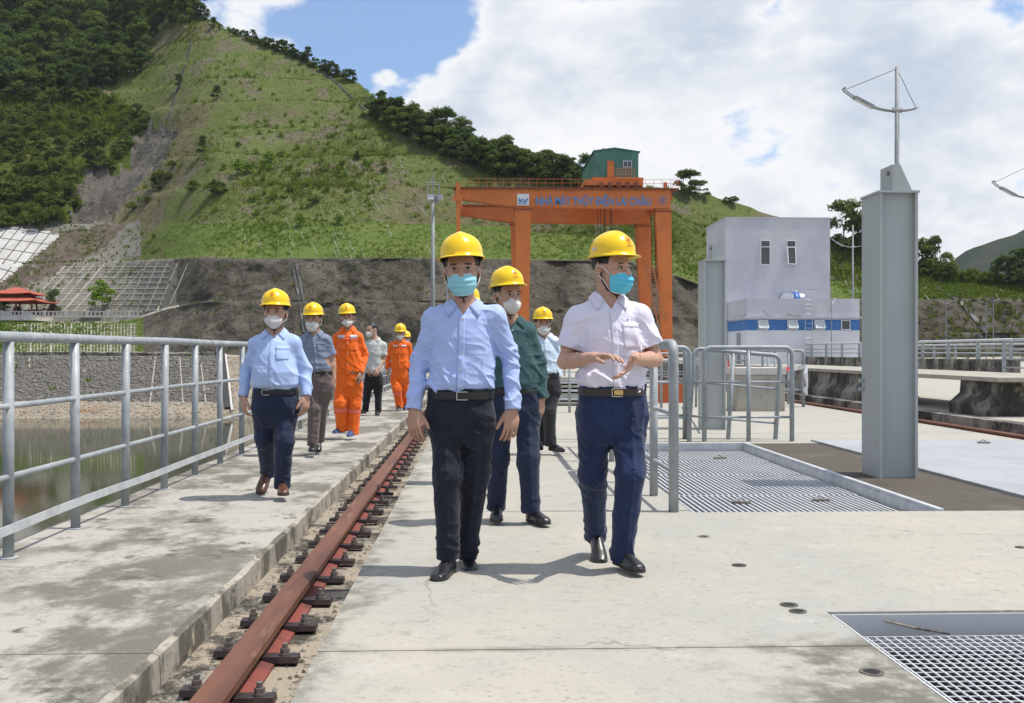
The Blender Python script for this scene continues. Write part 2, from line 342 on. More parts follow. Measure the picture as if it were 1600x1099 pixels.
mat('far_hill', (.026, .038, .022), [(.01, (.050, .052, .036), .48, .62, 9), (.04, (.028, .042, .022), .5, .64, 9)], rough=1, spec=.05)
def leafy(name, c1, c2, c3, tr=.25):
    m = bpy.data.materials.new(name); m.use_nodes = True; nt = NT(m.node_tree); nt.N.clear()
    oi = nt.n('ShaderNodeObjectInfo'); gi = nt.n('ShaderNodeNewGeometry')
    P = gi.outputs['Position']
    c = nt.mix(nt.rng(nt.noise(P, .22, 4), .38, .62), (*c1, 1), (*c2, 1))
    c = nt.mix(nt.rng(gi.outputs['Random Per Island'], .3, 1, 0, .8), c, (*c3, 1))
    c = nt.mix(nt.rng(oi.outputs['Random'], 0, 1, 0, .5), c, nt.vm('MULTIPLY', c, (.5, .62, .55)))
    d = nt.n('ShaderNodeBsdfDiffuse', inp={'Color': c}); t = nt.n('ShaderNodeBsdfTranslucent', inp={'Color': nt.vm('MULTIPLY', c, (1.1, 1.25, .6))})
    mx = nt.n('ShaderNodeMixShader', inp={0: tr}); nt.L.new(d.outputs[0], mx.inputs[1]); nt.L.new(t.outputs[0], mx.inputs[2])
    nt.L.new(mx.outputs[0], nt.n('ShaderNodeOutputMaterial').inputs[0]); MAT[name] = m
leafy('leaf_forest', (.084, .122, .042), (.118, .158, .052), (.158, .195, .062), .40)
leafy('leaf_shrub', (.100, .132, .032), (.130, .155, .042), (.165, .18, .052), .38)
leafy('leaf_bright', (.125, .20, .02), (.15, .23, .03), (.18, .26, .04))
leafy('leaf_dark', (.064, .102, .042), (.092, .132, .052), (.12, .158, .058), .40)
leafy('grass_blade', (.125, .190, .034), (.155, .205, .042), (.195, .210, .06), .45)
leafy('grass_dry', (.185, .175, .07), (.165, .190, .052), (.23, .205, .10), .45)
mat('bark', (.10, .08, .06), [(3, (.06, .05, .04), .45, .65)], rough=.95)
# pavilion
mat('roof_tile', (.42, .095, .055), [(1.5, (.33, .075, .045), .45, .65, 6)], rough=.8)
mat('pavilion_red', (.17, .035, .025), rough=.7)
mat('balustrade_white', (.52, .49, .46), [(1.5, (.40, .37, .34), .5, .68)], rough=.85)
# ------------------------------------------------------------------ the dam crest: slabs, walkway, rails, pits
XE, XK, XW = -.605, -1.204, -2.78          # slab edge, kerb edge, water side edge
ZT = -.131
deck = link('deck', mesh('deck', *(lambda b: (b.v, b.f))(MB().box(XW, 60, -6, 176, -2.6, -1.6)), 'concrete_stained'), kind='structure')
YJ = [-4, .55, 3.95, 7.36, 10.8, 14.2, 17.6, 21, 24.4, 28, 34, 42, 56, 80, 120, 176]
H1 = (1.57, 3.0, 2.7, 4.47); H2 = (1.55, 3.33, 7.27, 12.62)
XR0, XR1 = 7.12, 7.72                      # right rail trough
def slab(x0, x1, y0, y1, m='concrete_deck', z0=-.35, z1=0.0, gap=.005):
    o = obj('slab', MB().box(x0, x1, y0+gap, y1-gap, z0, z1), m, deck)
    return o
for i in range(len(YJ)-1):
    slab(XE, 1.55, YJ[i], YJ[i+1])
for y0, y1 in ((-4, .55), (.55, 2.7)): slab(1.55, XR0, y0, y1, gap=.0)
slab(3.0, XR0, 2.7, 4.47, gap=0); slab(1.55, XR0, 4.47, 7.27, gap=0)
slab(3.385, 4.31, 7.275, 12.7, 'mud_strip', z1=-.004, gap=0)
slab(4.325, 6.9, 7.45, 13.0, 'steel_plate', z1=.012, gap=0)
slab(4.315, 6.9, 7.27, 7.45, gap=0); slab(6.9, XR0, 7.27, 13.0, gap=0)
slab(1.55, 4.31, 12.7, 13.0, gap=0)
YJ2 = [13.0]+[y for y in YJ if y > 13.5]
for i in range(len(YJ2)-1): slab(1.55, XR0, YJ2[i], YJ2[i+1])
# raised edge strip of the plate and upper floor right of the second rail
obj('edge_angle', MB().box(4.30, 4.325, 7.45, 13.0, -.02, .02), 'galvanised', deck)
obj('kerb', MB().box(XR1, 7.98, -4, 176, -.5, .12), 'concrete_stained', deck, bevel=.015)
obj('slab', MB().box(7.985, 60, -4, 176, -.5, .118), 'concrete_deck', deck)
# troughs
obj('trough', MB().box(XK-.1, XE+.1, -4, 176, -.5, ZT), 'trough_floor', deck)
obj('trough', MB().box(XR0-.05, XR1+.05, -4, 176, -.5, -.09), 'trough_floor', deck)
# walkway along the water
for i in range(len(YJ)-1):
    y0, y1 = YJ[i], YJ[i+1]
    b = MB(); n = max(4, int((y1-y0)/.12)) if y0 < 20 else 2                   # chipped kerb edge
    for k in range(n):
        ya, yb = y0+.003+(y1-y0-.006)*k/n, y0+.003+(y1-y0-.006)*(k+1)/n
        def e(y): return (XK+.012*(mnoise.noise((y*3.1, 0, 0))+.6*mnoise.noise((y*9, 4, 0))), .012*max(0, mnoise.noise((y*4.3, 9, 0))+.2))
        (ea, da), (eb, db) = e(ya), e(yb)
        P = lambda x, y, z: (x, y, z)
        b.add([P(XW, ya, 0), P(ea-.03, ya, 0), P(ea, ya, -.008-da), P(XK+.01, ya, -.3), P(XW, yb, 0), P(eb-.03, yb, 0), P(eb, yb, -.008-db), P(XK+.01, yb, -.3)],
              [(0, 1, 5, 4), (1, 2, 6, 5), (2, 3, 7, 6)])
    b.mi = [0 if j % 3 == 0 else 1 for j in range(len(b.f))]
    me = mesh('walkway_slab', b.v, b.f, ['concrete_walk', 'concrete_kerb'], mi=b.mi); link('walkway_slab', me, deck)
obj('upstream_face', MB().box(XW, XK-.12, -6, 176, -14, -.31), 'concrete_stained', deck)
obj('upstream_edge', MB().box(XW-.02, XW, -6, 176, -14, -.002), 'concrete_walk', deck)
# ------------------------------------------------------------------ rail with its clips
def rail_profile(w_, h, fw):
    return [(-fw, 0), (fw, 0), (fw, .014), (.03, .026), (.022, .04), (.022, h-.045), (w_/2, h-.034), (w_/2, h-.006), (w_/2-.008, h), (-w_/2+.008, h), (-w_/2, h-.006), (-w_/2, h-.034), (-.022, h-.045), (-.022, .04), (-.03, .026), (-fw, .014)]
XL = -.905
rl = thing('crane_rail', 'rust red crane rail bolted down in the trough beside the walkway', 'rail', (XL, 0, ZT))
y = -4
prof = rail_profile(.115, .112, .075)
b = MB(); b.prism([(u, v) for u, v in prof[3:15]], 'y', -4, 176); obj('rail_bar', b, 'rail_rust', rl)
b = MB(); b.prism([(-.088, 0), (.088, 0), (.088, .012), (.031, .027), (-.031, .027), (-.088, .012)], 'y', -4, 176); obj('rail_foot', b, 'rail_red', rl)
def clip_mesh():
    b = MB(); b.hexa([(-.075, -.036, .006), (.075, -.036, .006), (.075, .036, .006), (-.075, .036, .006)], [(-.072, -.033, .030), (.072, -.033, .030), (.072, .033, .030), (-.072, .033, .030)])
    return mesh('rail_clip', b.v, b.f, 'clip_steel')
def bolt_mesh():
    b = MB(); b.tube([(0, 0, .03), (0, 0, .038)], .024, 10); b.tube([(0, 0, .038), (0, 0, .058)], .0195, 6); b.tube([(0, 0, .058), (0, 0, .078)], .0115, 8)
    return mesh('bolt', b.v, b.f, 'bolt_steel')
cm, bm_ = clip_mesh(), bolt_mesh()
y = 1600*1.26/539.6-.482*3
n = 0
while n < 145:
    for s in (-1, 1):
        dy = random.uniform(-.012, .012) + (.10 if s < 0 else 0)
        c = link('rail_clip', cm, rl, (s*.108, y+dy, .008+random.uniform(0, .003)), (0, 0, random.uniform(-.06, .06)))
        link('bolt', bm_, c, (s*.018, 0, 0), (0, 0, random.uniform(0, 1)))
    y += .482; n += 1
# grit, chips and dirt lying in the trough
rs = np.random.default_rng(5); n = 2600
gx = np.where(rs.random(n) < .5, rs.uniform(XK+.01, XL-.13, n), rs.uniform(XL+.13, XE-.01, n)); gy = 2+rs.random(n)**1.6*22; gs_ = .003+.012*rs.random(n)**3
oc = np.array([(1,0,0),(-1,0,0),(0,1,0),(0,-1,0),(0,0,1)], float)
gv = np.stack([gx, gy, np.full(n, ZT+.001)], 1)[:, None]+oc[None]*gs_[:, None, None]*(.6+.8*rs.random((n, 5, 1)))
gf = (np.arange(n)[:, None, None]*5+np.array([(0,2,4),(2,1,4),(1,3,4),(3,0,4)])[None]).reshape(-1, 3)
g = link('trough_grit', mesh('trough_grit', gv.reshape(-1, 3), gf, 'concrete_stained'), kind='stuff'); tag(g, 'loose grit and concrete chips lying in the rail trough', 'grit')
rr = thing('crane_rail', 'rusty crane rail lying along the dark concrete kerb', 'rail', (7.42, 0, -.09))
b = MB(); b.prism([(u, v) for u, v in rail_profile(.105, .105, .075)], 'y', -4, 176); obj('rail_bar', b, 'rail_rust', rr)
obj('base_plate', MB().box(-.15, .15, -4, 176, .0, .006), 'rail_red', rr)
# ------------------------------------------------------------------ pits with gratings
def pit(H, floor, wallm):
    x0, x1, y0, y1 = H
    t = .008
    for z0, z1, m_, nm in ((-.17, -.012, wallm, 'pit_lining'), (floor, -.171, 'pit_shade', 'pit_wall')):
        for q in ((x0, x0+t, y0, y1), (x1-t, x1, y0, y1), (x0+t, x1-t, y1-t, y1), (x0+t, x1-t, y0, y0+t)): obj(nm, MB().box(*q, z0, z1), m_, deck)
    obj('pit_floor', MB().box(x0-.2, x1+.2, y0-.2, y1+.2, floor-.06, floor), 'pit_shade', deck)
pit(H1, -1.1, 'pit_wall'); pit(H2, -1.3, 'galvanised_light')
def grating(name, label, x0, x1, y0, y1, z, sx, sy, th, m='grating_steel', shift=0.0, group=None, cz=-.001, bh=.006):
    t = thing(name, label, 'grating', ((x0+x1)/2, (y0+y1)/2, z), 0, group)
    hx, hy = (x1-x0)/2, (y1-y0)/2
    b = MB(); x = -hx+.01+shift*sx
    while x < hx: b.box(x-th/2, x+th/2, -hy, hy, -bh, 0); x += sx
    y = -hy+sy*.5
    while y < hy: b.box(-hx, hx, y-.003, y+.003, cz-.0035, cz); y += sy
    o = obj('grating_bars', b, m, t); o['kind'] = 'stuff'
    obj('end_band', MB().box(-hx, hx, -hy-.006, -hy, -.032, .001), m, t); obj('end_band', MB().box(-hx, hx, hy, hy+.006, -.032, .001), m, t)
    return t
grating('floor_grating', 'open steel grating panel in the pit, its far edge at the exposed lining', 1.60, 2.97, 3.475, 4.37, -.085, .0395, .055, .0075, group='gratings over the small pit')
grating('floor_grating', 'open steel grating panel butted against another in the small pit', 1.60, 2.97, 2.74, 3.46, -.085, .0395, .055, .0075, shift=.5, group='gratings over the small pit')
pl = obj('stick', MB().tube([(1.80, 4.445, -.035), (1.93, 4.42, -.062), (2.06, 4.38, -.078)], [.005, .0065, .004], 6), 'trough_floor'); tag(pl, 'thin stick lying on the grating against the grey pit lining', 'stick')
pp = thing('pipe', 'reddish pipes running under the open grating', 'pipe', (2.3, 3.6, -.5)); obj('pipe_run', MB().tube([(-.15, .75, .1), (.25, -.6, 0)], .05, 10).tube([(-.02, .75, .0), (.38, -.6, -.1)], .03, 10), 'rail_red', pp, smooth=True)
obj('pipe_run', MB().tube([(-.7, .2, -.1), (.7, .15, -.1)], .04, 10), 'galvanised', pp, smooth=True)
ys = [7.30, 8.72, 10.20, 11.4, 12.58]
for i in range(4):
    grating('floor_grating', ['striped steel grating panel at the bare concrete end of the long pit', 'second striped grating panel from the bare concrete end of the long pit', 'third striped grating panel from the bare concrete end of the long pit', 'striped steel grating panel at the barrier end of the long pit'][i],
            1.575, 3.30, ys[i]+.008, ys[i+1]-.008, -.085, .048, .16, .016, shift=(i % 2)*.5, group='gratings over the long pit', cz=-.012, bh=.02)
obj('pit_edge_angle', MB().box(3.335, 3.38, 7.275, 12.7, -.1, .015), 'galvanised_light', deck)
obj('pit_edge_angle', MB().box(1.55, 3.335, 12.625, 12.69, -.1, .012), 'galvanised_light', deck)
# lifting shackles
def shackle(p, rz, on):
    t = thing('shackle', 'small loose shackle lying on %s' % on, 'shackle', p, rz)
    b = MB(); b.tube([(-.05, 0, .012)]+[Vector((-.05+.10*i/6, .035*math.sin(math.pi*i/6), .012+.03*math.sin(math.pi*i/6))) for i in range(1, 6)]+[(.05, 0, .012)], .008, 6)
    obj('bow', b, 'galvanised', t, smooth=True); obj('pin', MB().tube([(-.075, 0, .012), (.075, -.005, .012)], .011, 8), 'bolt_steel', t)
for px, py, rz, z, on in ((1125, 717, .2, -.084, 'the striped grating near the barriers'), (1158, 787, -.1, -.084, 'the striped grating above the bare slab'), (1282, 783, .1, -.084, 'the striped grating by the angled steel edge'), (1537, 693, -.2, .013, 'the pale steel cover plate')):
    p = GR(px, py, z); shackle((p.x, p.y, z), rz, on)
# drain holes in the slab
def hole(px, py, r, lab):
    p = GR(px, py, .0); t = thing('drain_hole', lab, 'drain hole', (p.x, p.y, .0))
    b = MB(); n = 20; v = []
    for k in range(n):
        a = 2*math.pi*k/n; rr_ = r*(1+.05*math.sin(3*a))
        v += [(rr_*math.cos(a), rr_*math.sin(a), .004), ((rr_+.012)*math.cos(a), (rr_+.012)*math.sin(a), .005), ((rr_+.014)*math.cos(a), (rr_+.014)*math.sin(a), .0005)]
    b.add(v, [f for k in range(n) for f in ((k*3, k*3+1, (k*3+4) % (3*n), (k*3+3) % (3*n)), (k*3+1, k*3+2, (k*3+5) % (3*n), (k*3+4) % (3*n)))])
    obj('rim', b, 'concrete_stained', t); c = MB(); c.add([(r*math.cos(2*math.pi*k/n), r*math.sin(2*math.pi*k/n), .0035) for k in range(n)], [tuple(range(n))]); obj('shade_disc', c, 'hole_shade', t)  # flat black disc on the slab, painted as the shade inside the hole
hole(1362, 1051, .030, 'largest round drain hole in the slab, beside the open pit')
hole(1233, 946, .028, 'rough edged drain hole of the close pair, farther from the small pit')
hole(1247, 956, .026, 'drain hole of the close pair, nearer to the small pit')
hole(1155, 884, .026, 'single small drain hole between the pair and the striped pit')
hole(1100, 839, .026, 'small drain hole near the bare end of the striped pit')
hole(1594, 856, .015, 'tiny drain hole on the slab in front of the mud strip')
# ------------------------------------------------------------------ water
ZW = -8.0
link('water', mesh('water', [(-900, -200, ZW), (XW+.2, -200, ZW), (XW+.2, 400, ZW), (-900, 400, ZW)], [(0, 1, 2, 3)], 'water'), kind='structure')
# ------------------------------------------------------------------ the hill and the far bank
# one sheet; every column of the sheet is a cross-section of the slope: (row of the sheet) -> (distance, height)
RIDGE = [(-600,-330),(-400,-260),(0,-170),(150,-95),(250,-30),(300,8),(335,38),(440,78),(540,122),(600,160),(660,205),(760,250),(850,278),(920,290),(1000,296),(1060,302),(1130,316),(1200,338),(1300,376),(1380,400),(1440,420),(1500,432),(1600,440),(2200,455)]
def ipl(x, tab): return float(np.interp(x, [t[0] for t in tab], [t[1] for t in tab]))
SEC = {  # px: [(py, d) ...] rows: toe under water, shoreline, gravel top, riprap top, bench back, slope/terrace top, terrace back, facing top, bench, band top
 -600: [(720,132),(653,141),(628,148),(557,178),(556,182),(504,203),(503,213),(430,226),(429,229),(345,245)],
 200:  [(720,132),(653,141),(628,148),(557,178),(556,182),(504,203),(503,213),(408,230),(407,233),(347,250)],
 262:  [(720,132),(653,141),(628,148),(557,178),(556,181),(482,194),(480,199),(405,212),(404,215),(347,231)],
 320:  [(720,132),(653,141),(628,148),(557,178),(556,180),(472,186),(471,189),(403,197),(402,200),(348,217)],
 640:  [(720,132),(653,141),(628,148),(557,178),(556,180),(472,187),(471,190),(405,198),(404,201),(348,218)],
 1000: [(720,150),(653,160),(628,168),(561,180),(558,182),(490,188),(489,190),(410,199),(409,202),(372,214)],
 1120: [(720,160),(653,170),(628,175),(561,184),(558,186),(500,192),(499,194),(455,200),(454,203),(425,212)],
 1300: [(720,160),(653,170),(628,175),(561,188),(558,190),(520,194),(519,196),(468,203),(467,206),(440,214)],
 2200: [(720,160),(653,170),(628,175),(561,188),(558,190),(520,194),(519,196),(470,203),(469,206),(448,212)],
}
SUB = [2, 3, 12, 2, 20, 3, 22, 2, 16, 72, 5]
keys = sorted(SEC)
PXS = np.arange(-240, 1860.1, 4.0)
cols = []; ROWSEG = []
def smooth(a, n):
    k = np.hanning(n+2)[1:-1]; k /= k.sum(); return np.convolve(np.pad(a, n//2, mode='edge'), k, mode='valid')[:len(a)]
TABS = [(smooth(np.array([ipl(px, [(k, SEC[k][r][0]) for k in keys]) for px in PXS]), 21), smooth(np.array([ipl(px, [(k, SEC[k][r][1]) for k in keys]) for px in PXS]), 41)) for r in range(10)]
RDG = smooth(np.array([ipl(px, RIDGE) for px in PXS]), 13)
for si, n in enumerate(SUB): ROWSEG += [si]*n
for ci, px in enumerate(PXS):
    pts = [(TABS[r][0][ci], TABS[r][1][ci]) for r in range(10)]
    P = [(d, CAMH+d*(CY-py)/F) for py, d in pts]
    d0, z0 = P[-1]; e = (CY-RDG[ci])/F; tg = .74
    dr = (z0-d0*tg-CAMH)/(e-tg); dr = max(dr, d0+6); zr = CAMH+dr*e
    P.append((dr, zr)); P.append((dr+60, zr-25))
    row = []
    for si, n in enumerate(SUB):
        (da, za), (db, zb) = P[si], P[si+1]
        for k in range(n):
            t = k/n; d = da+(db-da)*t; z = za+(zb-za)*t
            if si == 9:
                nb = max(1.0, (zb-za)/9.5); s = t*nb; fr = s-math.floor(s); sm = min(1, fr*1.22); z += (zb-za)/nb*(sm-fr)*.85
            row.append((d, z))
    row.append(P[-1]); cols.append(row)
cols = np.array(cols); NX, NR = cols.shape[:2]
dh = np.array([[FWD.x+RGT.x*(p-CX)/F, FWD.y+RGT.y*(p-CX)/F] for p in PXS])
TV = np.zeros((NX, NR, 3)); TV[..., 0] = cols[..., 0]*dh[:, None, 0]; TV[..., 1] = cols[..., 0]*dh[:, None, 1]; TV[..., 2] = cols[..., 1]
seg = np.array(ROWSEG+[10])
amp = np.array([.0, .25, .4, .1, .6, .15, .8, .3, .5, 1.6, 1.5])[seg]
nz = vnoise(TV, .05, 5)*2; nz2 = vnoise(TV+50, .18, 4)*2
TV[..., 2] += (nz*.75+nz2*.45)*amp[None]
rockcol = np.clip((PXS-262)/40, 0, 1)[:, None]*np.isin(seg, [4, 6])[None]
# zones
POLY_FOREST = [(-600,-400),(335,-400),(330,20),(290,35),(258,30),(232,60),(228,100),(180,118),(135,142),(88,138),(40,152),(0,150),(-600,150)]
POLY_SHRUB = [(-600,150),(0,150),(40,152),(88,138),(135,142),(175,150),(205,168),(238,186),(212,215),(205,250),(170,262),(118,275),(112,300),(140,345),(90,352),(0,352),(-600,352)]
POLY_ROCK = [(238,186),(286,192),(262,228),(240,262),(212,288),(195,318),(165,345),(95,352),(112,335),(118,275),(170,262),(205,250),(212,215)]
POLY_WHITE = [(-300,300),(95,366),(88,374),(0,441),(-300,640)]
POLY_BROWN = [(95,362),(125,358),(205,343),(170,382),(122,410),(60,438),(0,466),(-60,490),(-60,470),(0,441),(88,374)]
POLY_RIDGE = [(560,150),(640,150),(700,190),(790,215),(905,240),(930,300),(905,285),(840,275),(760,262),(700,240),(640,200),(600,175)]
gl = np.zeros((NX, NR)); PYs0 = CY-(cols[..., 1]-CAMH)/cols[..., 0]*F
for i in range(NX):
    if 80 < PXS[i] < 300:
        for j in range(NR):
            if seg[j] >= 9 and inpoly(PXS[i], PYs0[i, j], POLY_ROCK): gl[i, j] = 1
TV[..., 2] -= gl*(1.0+1.5*np.abs(np.sin(PXS[:, None]*.13+PYs0*.10+vnoise(TV, .06, 3)*9)))
cl = (vnoise(TV*np.array([1, 1, .5])+9, .12, 5)*2)*3.6*rockcol+(vnoise(TV*np.array([1, 1, .6])+30, .45, 3)*2)*.8*rockcol
TV[..., 0] += cl*dh[:, None, 0]; TV[..., 1] += cl*dh[:, None, 1]
ZM = ['gravel', 'riprap', 'grass_band', 'shotcrete', 'cliff', 'grass_slope', 'forest_floor', 'shrub_floor', 'bare_rock', 'brown_earth', 'white_facing', 'concrete_pale']
zi = {n: i for i, n in enumerate(ZM)}
def zone(px, py, s):
    if s <= 1: return 'gravel'
    if s == 2: return 'gravel' if px > 348 and px < 420 else 'riprap'
    if s == 3: return 'concrete_pale'
    if s in (4, 5, 6, 7) and px >= 276+10*mnoise.noise((py*.07, 1, 0)): return 'cliff'
    if s == 4: return 'grass_band' if px < 225 else 'cliff'
    if s == 5: return 'concrete_pale'
    if s in (6, 7, 8):
        jj_ = 3*mnoise.noise((px*.1, py*.1, 3))
        if inpoly(px, py, POLY_WHITE): return 'white_facing'
        if inpoly(px+jj_, py+jj_, POLY_BROWN): return 'brown_earth'
        if s == 8: return 'grass_band' if px > 255+8*mnoise.noise((py*.1, 0, 0)) else ('shotcrete' if px < 222 else 'grass_slope')
        return 'shotcrete'
    if s >= 9:
        j = 10*mnoise.noise((px*.03, py*.03, 0))
        if inpoly(px+j, py+j, POLY_ROCK): return 'bare_rock'
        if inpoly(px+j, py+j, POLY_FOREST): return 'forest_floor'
        if inpoly(px+j, py+j, POLY_SHRUB): return 'shrub_floor'
        if inpoly(px, py, POLY_RIDGE): return 'forest_floor'
        return 'grass_slope'
mi = np.zeros((NX-1, NR-1), dtype=np.int32)
PYS = CY-(cols[..., 1]-CAMH)/cols[..., 0]*F
for i in range(NX-1):
    for j in range(NR-1):
        mi[i, j] = zi[zone(PXS[i]+2, (PYS[i, j]+PYS[i, j+1])/2, seg[j])]
ii, jj = np.meshgrid(np.arange(NX-1), np.arange(NR-1), indexing='ij')
a = ii*NR+jj
TF = np.stack([a, a+NR, a+NR+1, a+1], -1).reshape(-1, 4)
hill = link('hillside', mesh('hillside', TV.reshape(-1, 3), TF, ZM, True, mi.ravel()), kind='structure')
BV = BVHTree.FromPolygons([tuple(v) for v in TV.reshape(-1, 3)], [tuple(int(k) for k in f) for f in TF])
def drape(px, py):
    h = BV.ray_cast(CAM, dirpx(px, py).normalized())
    return (h[0], h[1]) if h[0] is not None else (None, None)
# far dark hill beyond, and plain ground under everything
b = MB()
def fh(u, v):
    px = 1380+u*900; d = 620+v*620
    top = np.interp(px, [1380, 1480, 1520, 1560, 1600, 1700, 2280], [470, 418, 392, 372, 352, 290, 150])
    py = 560+(top-560)*v; p = AT(px, py, d); n_ = mnoise.fractal((p.x*.012, p.y*.012, 0), 1.0, 2.0, 5)
    p.z += n_*10*v; return p
b.grid(fh, 70, 30); obj('distant_hill', b, 'far_hill', None, True, kind='structure')
link('ground', mesh('ground', [(-4000, -600, -16), (4000, -600, -16), (4000, 4500, -16), (-4000, 4500, -16)], [(0, 1, 2, 3)], 'brown_earth'), kind='structure')

# ------------------------------------------------------------------ vegetation
def leaves(n, blobs, size, rs, flat=.5):
    """n leaf faces spread over a set of blobs (centre, radii)"""
    vol = np.array([r[0]*r[1]*r[2] for c, r in blobs])**.67; k = rs.choice(len(blobs), n, p=vol/vol.sum())
    c = np.array([b[0] for b in blobs])[k]; r = np.array([b[1] for b in blobs])[k]
    d = rs.normal(size=(n, 3)); d /= np.linalg.norm(d, axis=1)[:, None]; d[:, 2] = np.where(d[:, 2] < -.35, -d[:, 2], d[:, 2])
    q = c+d*r*(rs.random((n, 1))**.28)*(.86+.28*rs.random((n, 1)))
    nrm = d*.8+rs.normal(size=(n, 3))*.55+np.array([0, 0, .35]); nrm /= np.linalg.norm(nrm, axis=1)[:, None]
    t = np.cross(nrm, rs.normal(size=(n, 3))); t /= np.linalg.norm(t, axis=1)[:, None]; s = np.cross(nrm, t)
    L = size*(.6+.8*rs.random((n, 1))); W_ = L*(.45+.25*rs.random((n, 1)))
    V = np.stack([q-t*L, q+s*W_, q+t*L, q-s*W_], 1).reshape(-1, 3)
    return V, np.arange(4*n).reshape(-1, 4)
def tree_mesh(name, h, wdt, leafm, seed, n=900, size=.34, trunk=.16, low=.28, style='round'):
    rs = np.random.default_rng(seed); blobs = []
    nb = 14
    for i in range(nb):
        a = rs.random()*6.28; t = rs.random(); rr_ = wdt*.5*(.20+.72*math.sqrt(rs.random()))*(1-.55*t*t)
        z = h*(low+.12+(.86-low)*t*.92); r = wdt*(.17+.13*rs.random())*(1-.25*t)
        blobs.append(((rr_*math.cos(a), rr_*math.sin(a), z), (r, r, r*(.62+.2*rs.random()))))
    blobs.append(((0, 0, h*.80), (wdt*.24, wdt*.24, h*.16)))
    V, Fc = leaves(n, blobs, size, rs)
    b = MB(); b.tube([(0, 0, -.6), (.05*h*.2, 0, h*.3), (-.02*h, .03*h, h*.72)], [trunk*1.25, trunk*.9, trunk*.25], 6)
    for i in range(6):
        c = blobs[i][0]; z0 = h*(.22+.07*i); b.tube([(0, 0, z0), (c[0]*.5, c[1]*.5, (z0+c[2])*.52), c], [trunk*.5, trunk*.32, trunk*.1], 5, False)
    fv = np.array(b.v); o = len(fv)
    tv = np.concatenate([fv, V]); fs = [tuple(f) for f in b.f]+[tuple(int(o+i) for i in f) for f in Fc]
    me = mesh(name, [tuple(v) for v in tv], fs, ['bark', leafm], mi=[0]*len(b.f)+[1]*len(Fc)); return me
TREES = {
 'forest': [tree_mesh('forest_tree', 7.6+i*.5, 6.8+(i % 3)*.9, 'leaf_forest', 10+i, 1700, .33, low=.04) for i in range(6)],
 'darkt': [tree_mesh('dark_tree', 7.4+i*.7, 5.8+(i % 2), 'leaf_dark', 30+i, 1500, .32, low=.06) for i in range(4)],
 'shrub': [tree_mesh('hill_shrub', 3.2+.4*i, 4.6+.5*i, 'leaf_shrub', 50+i, 700, .30, .09, .05) for i in range(4)],
 'bright': [tree_mesh('young_tree', 6.2, 4.6, 'leaf_bright', 71, 900, .26, .09, .18)],
}
placed = []
def plant(kind, px, py, s, name, label, cat, group, sink=.2):
    p, n = drape(px, py)
    if p is None: return
    me = random.choice(TREES[kind])
    o = link(name, me, None, (p.x, p.y, p.z-sink*s), (random.uniform(-.06, .06), random.uniform(-.06, .06), random.uniform(0, 6.28)), label, cat, group)
    k = s*random.uniform(.82, 1.2); o.scale = (k*random.uniform(.9, 1.12), k*random.uniform(.9, 1.12), k*random.uniform(.85, 1.15)); return o
def scatter(poly, n, mind, clip=(-40, -60, 1640, 600)):
    xs = [p[0] for p in poly]; ys = [p[1] for p in poly]; out = []; tries = 0
    x0, x1, y0, y1 = max(min(xs), clip[0]), min(max(xs), clip[2]), max(min(ys), clip[1]), min(max(ys), clip[3])
    while len(out) < n and tries < n*60:
        tries += 1; x, y = random.uniform(x0, x1), random.uniform(y0, y1)
        if inpoly(x, y, poly) and all((x-a)**2+((y-b_)*1.5)**2 > mind*mind for a, b_ in out): out.append((x, y))
    return sorted(out, key=lambda t: t[1])
for x, y in scatter(POLY_FOREST, 165, 15):
    plant('forest' if random.random() < .62 else 'darkt', x, y+14, random.uniform(.8, 1.2), 'forest_tree', 'dark green broadleaf tree in the dense wood on the upper hillside', 'tree', 'trees of the dense wood on the upper hillside')
for x, y in scatter(POLY_SHRUB, 135, 13):
    big_ = y < 262 and random.random() < .45
    plant('forest' if big_ else 'shrub', x, y+6, random.uniform(.42, .66) if big_ else random.uniform(.6, 1.15), 'hill_shrub', 'leafy shrub in the scrub below the dense wood, beside the bare gully', 'shrub', 'shrubs below the dense wood')
RT = [(x, ipl(x, [(300,8),(335,38),(440,76),(540,122)])+random.uniform(0, 5)) for x in (300, 312, 322, 334, 344, 385, 393, 405, 431, 440, 447, 455, 462, 478, 490, 503, 516, 525, 300, 318)+tuple(range(360, 560, 5))]
for x, y in RT:
    plant(random.choice(['forest', 'darkt', 'shrub']), x, y+3, random.uniform(.24, .52), 'ridge_tree', 'tree on the bare ridge line above the grassy slope', 'tree', 'trees along the steep ridge line')
for x, y in scatter([(572,172),(640,180),(700,212),(790,232),(915,262),(925,290),(900,288),(840,278),(760,268),(705,245),(640,212),(590,185)], 150, 7.5):
    plant('forest' if random.random() < .6 else 'darkt', x, y+8, random.uniform(.45, .78), 'ridge_tree', 'dark tree in the belt of wood climbing the ridge behind the gantry crane', 'tree', 'trees of the wood behind the crane')
for x, y, s, k in ((1018, 288, .8, 'darkt'), (1012, 280, .7, 'darkt'), (1068, 304, .55, 'forest'), (1080, 306, .6, 'forest'), (1092, 308, .45, 'forest'), (1136, 318, .4, 'shrub'), (1146, 321, .5, 'shrub')):
    plant(k, x, y, s, 'ridge_tree', 'small tree on the low ridge between the crane and the grey building', 'tree', 'small trees on the low ridge')
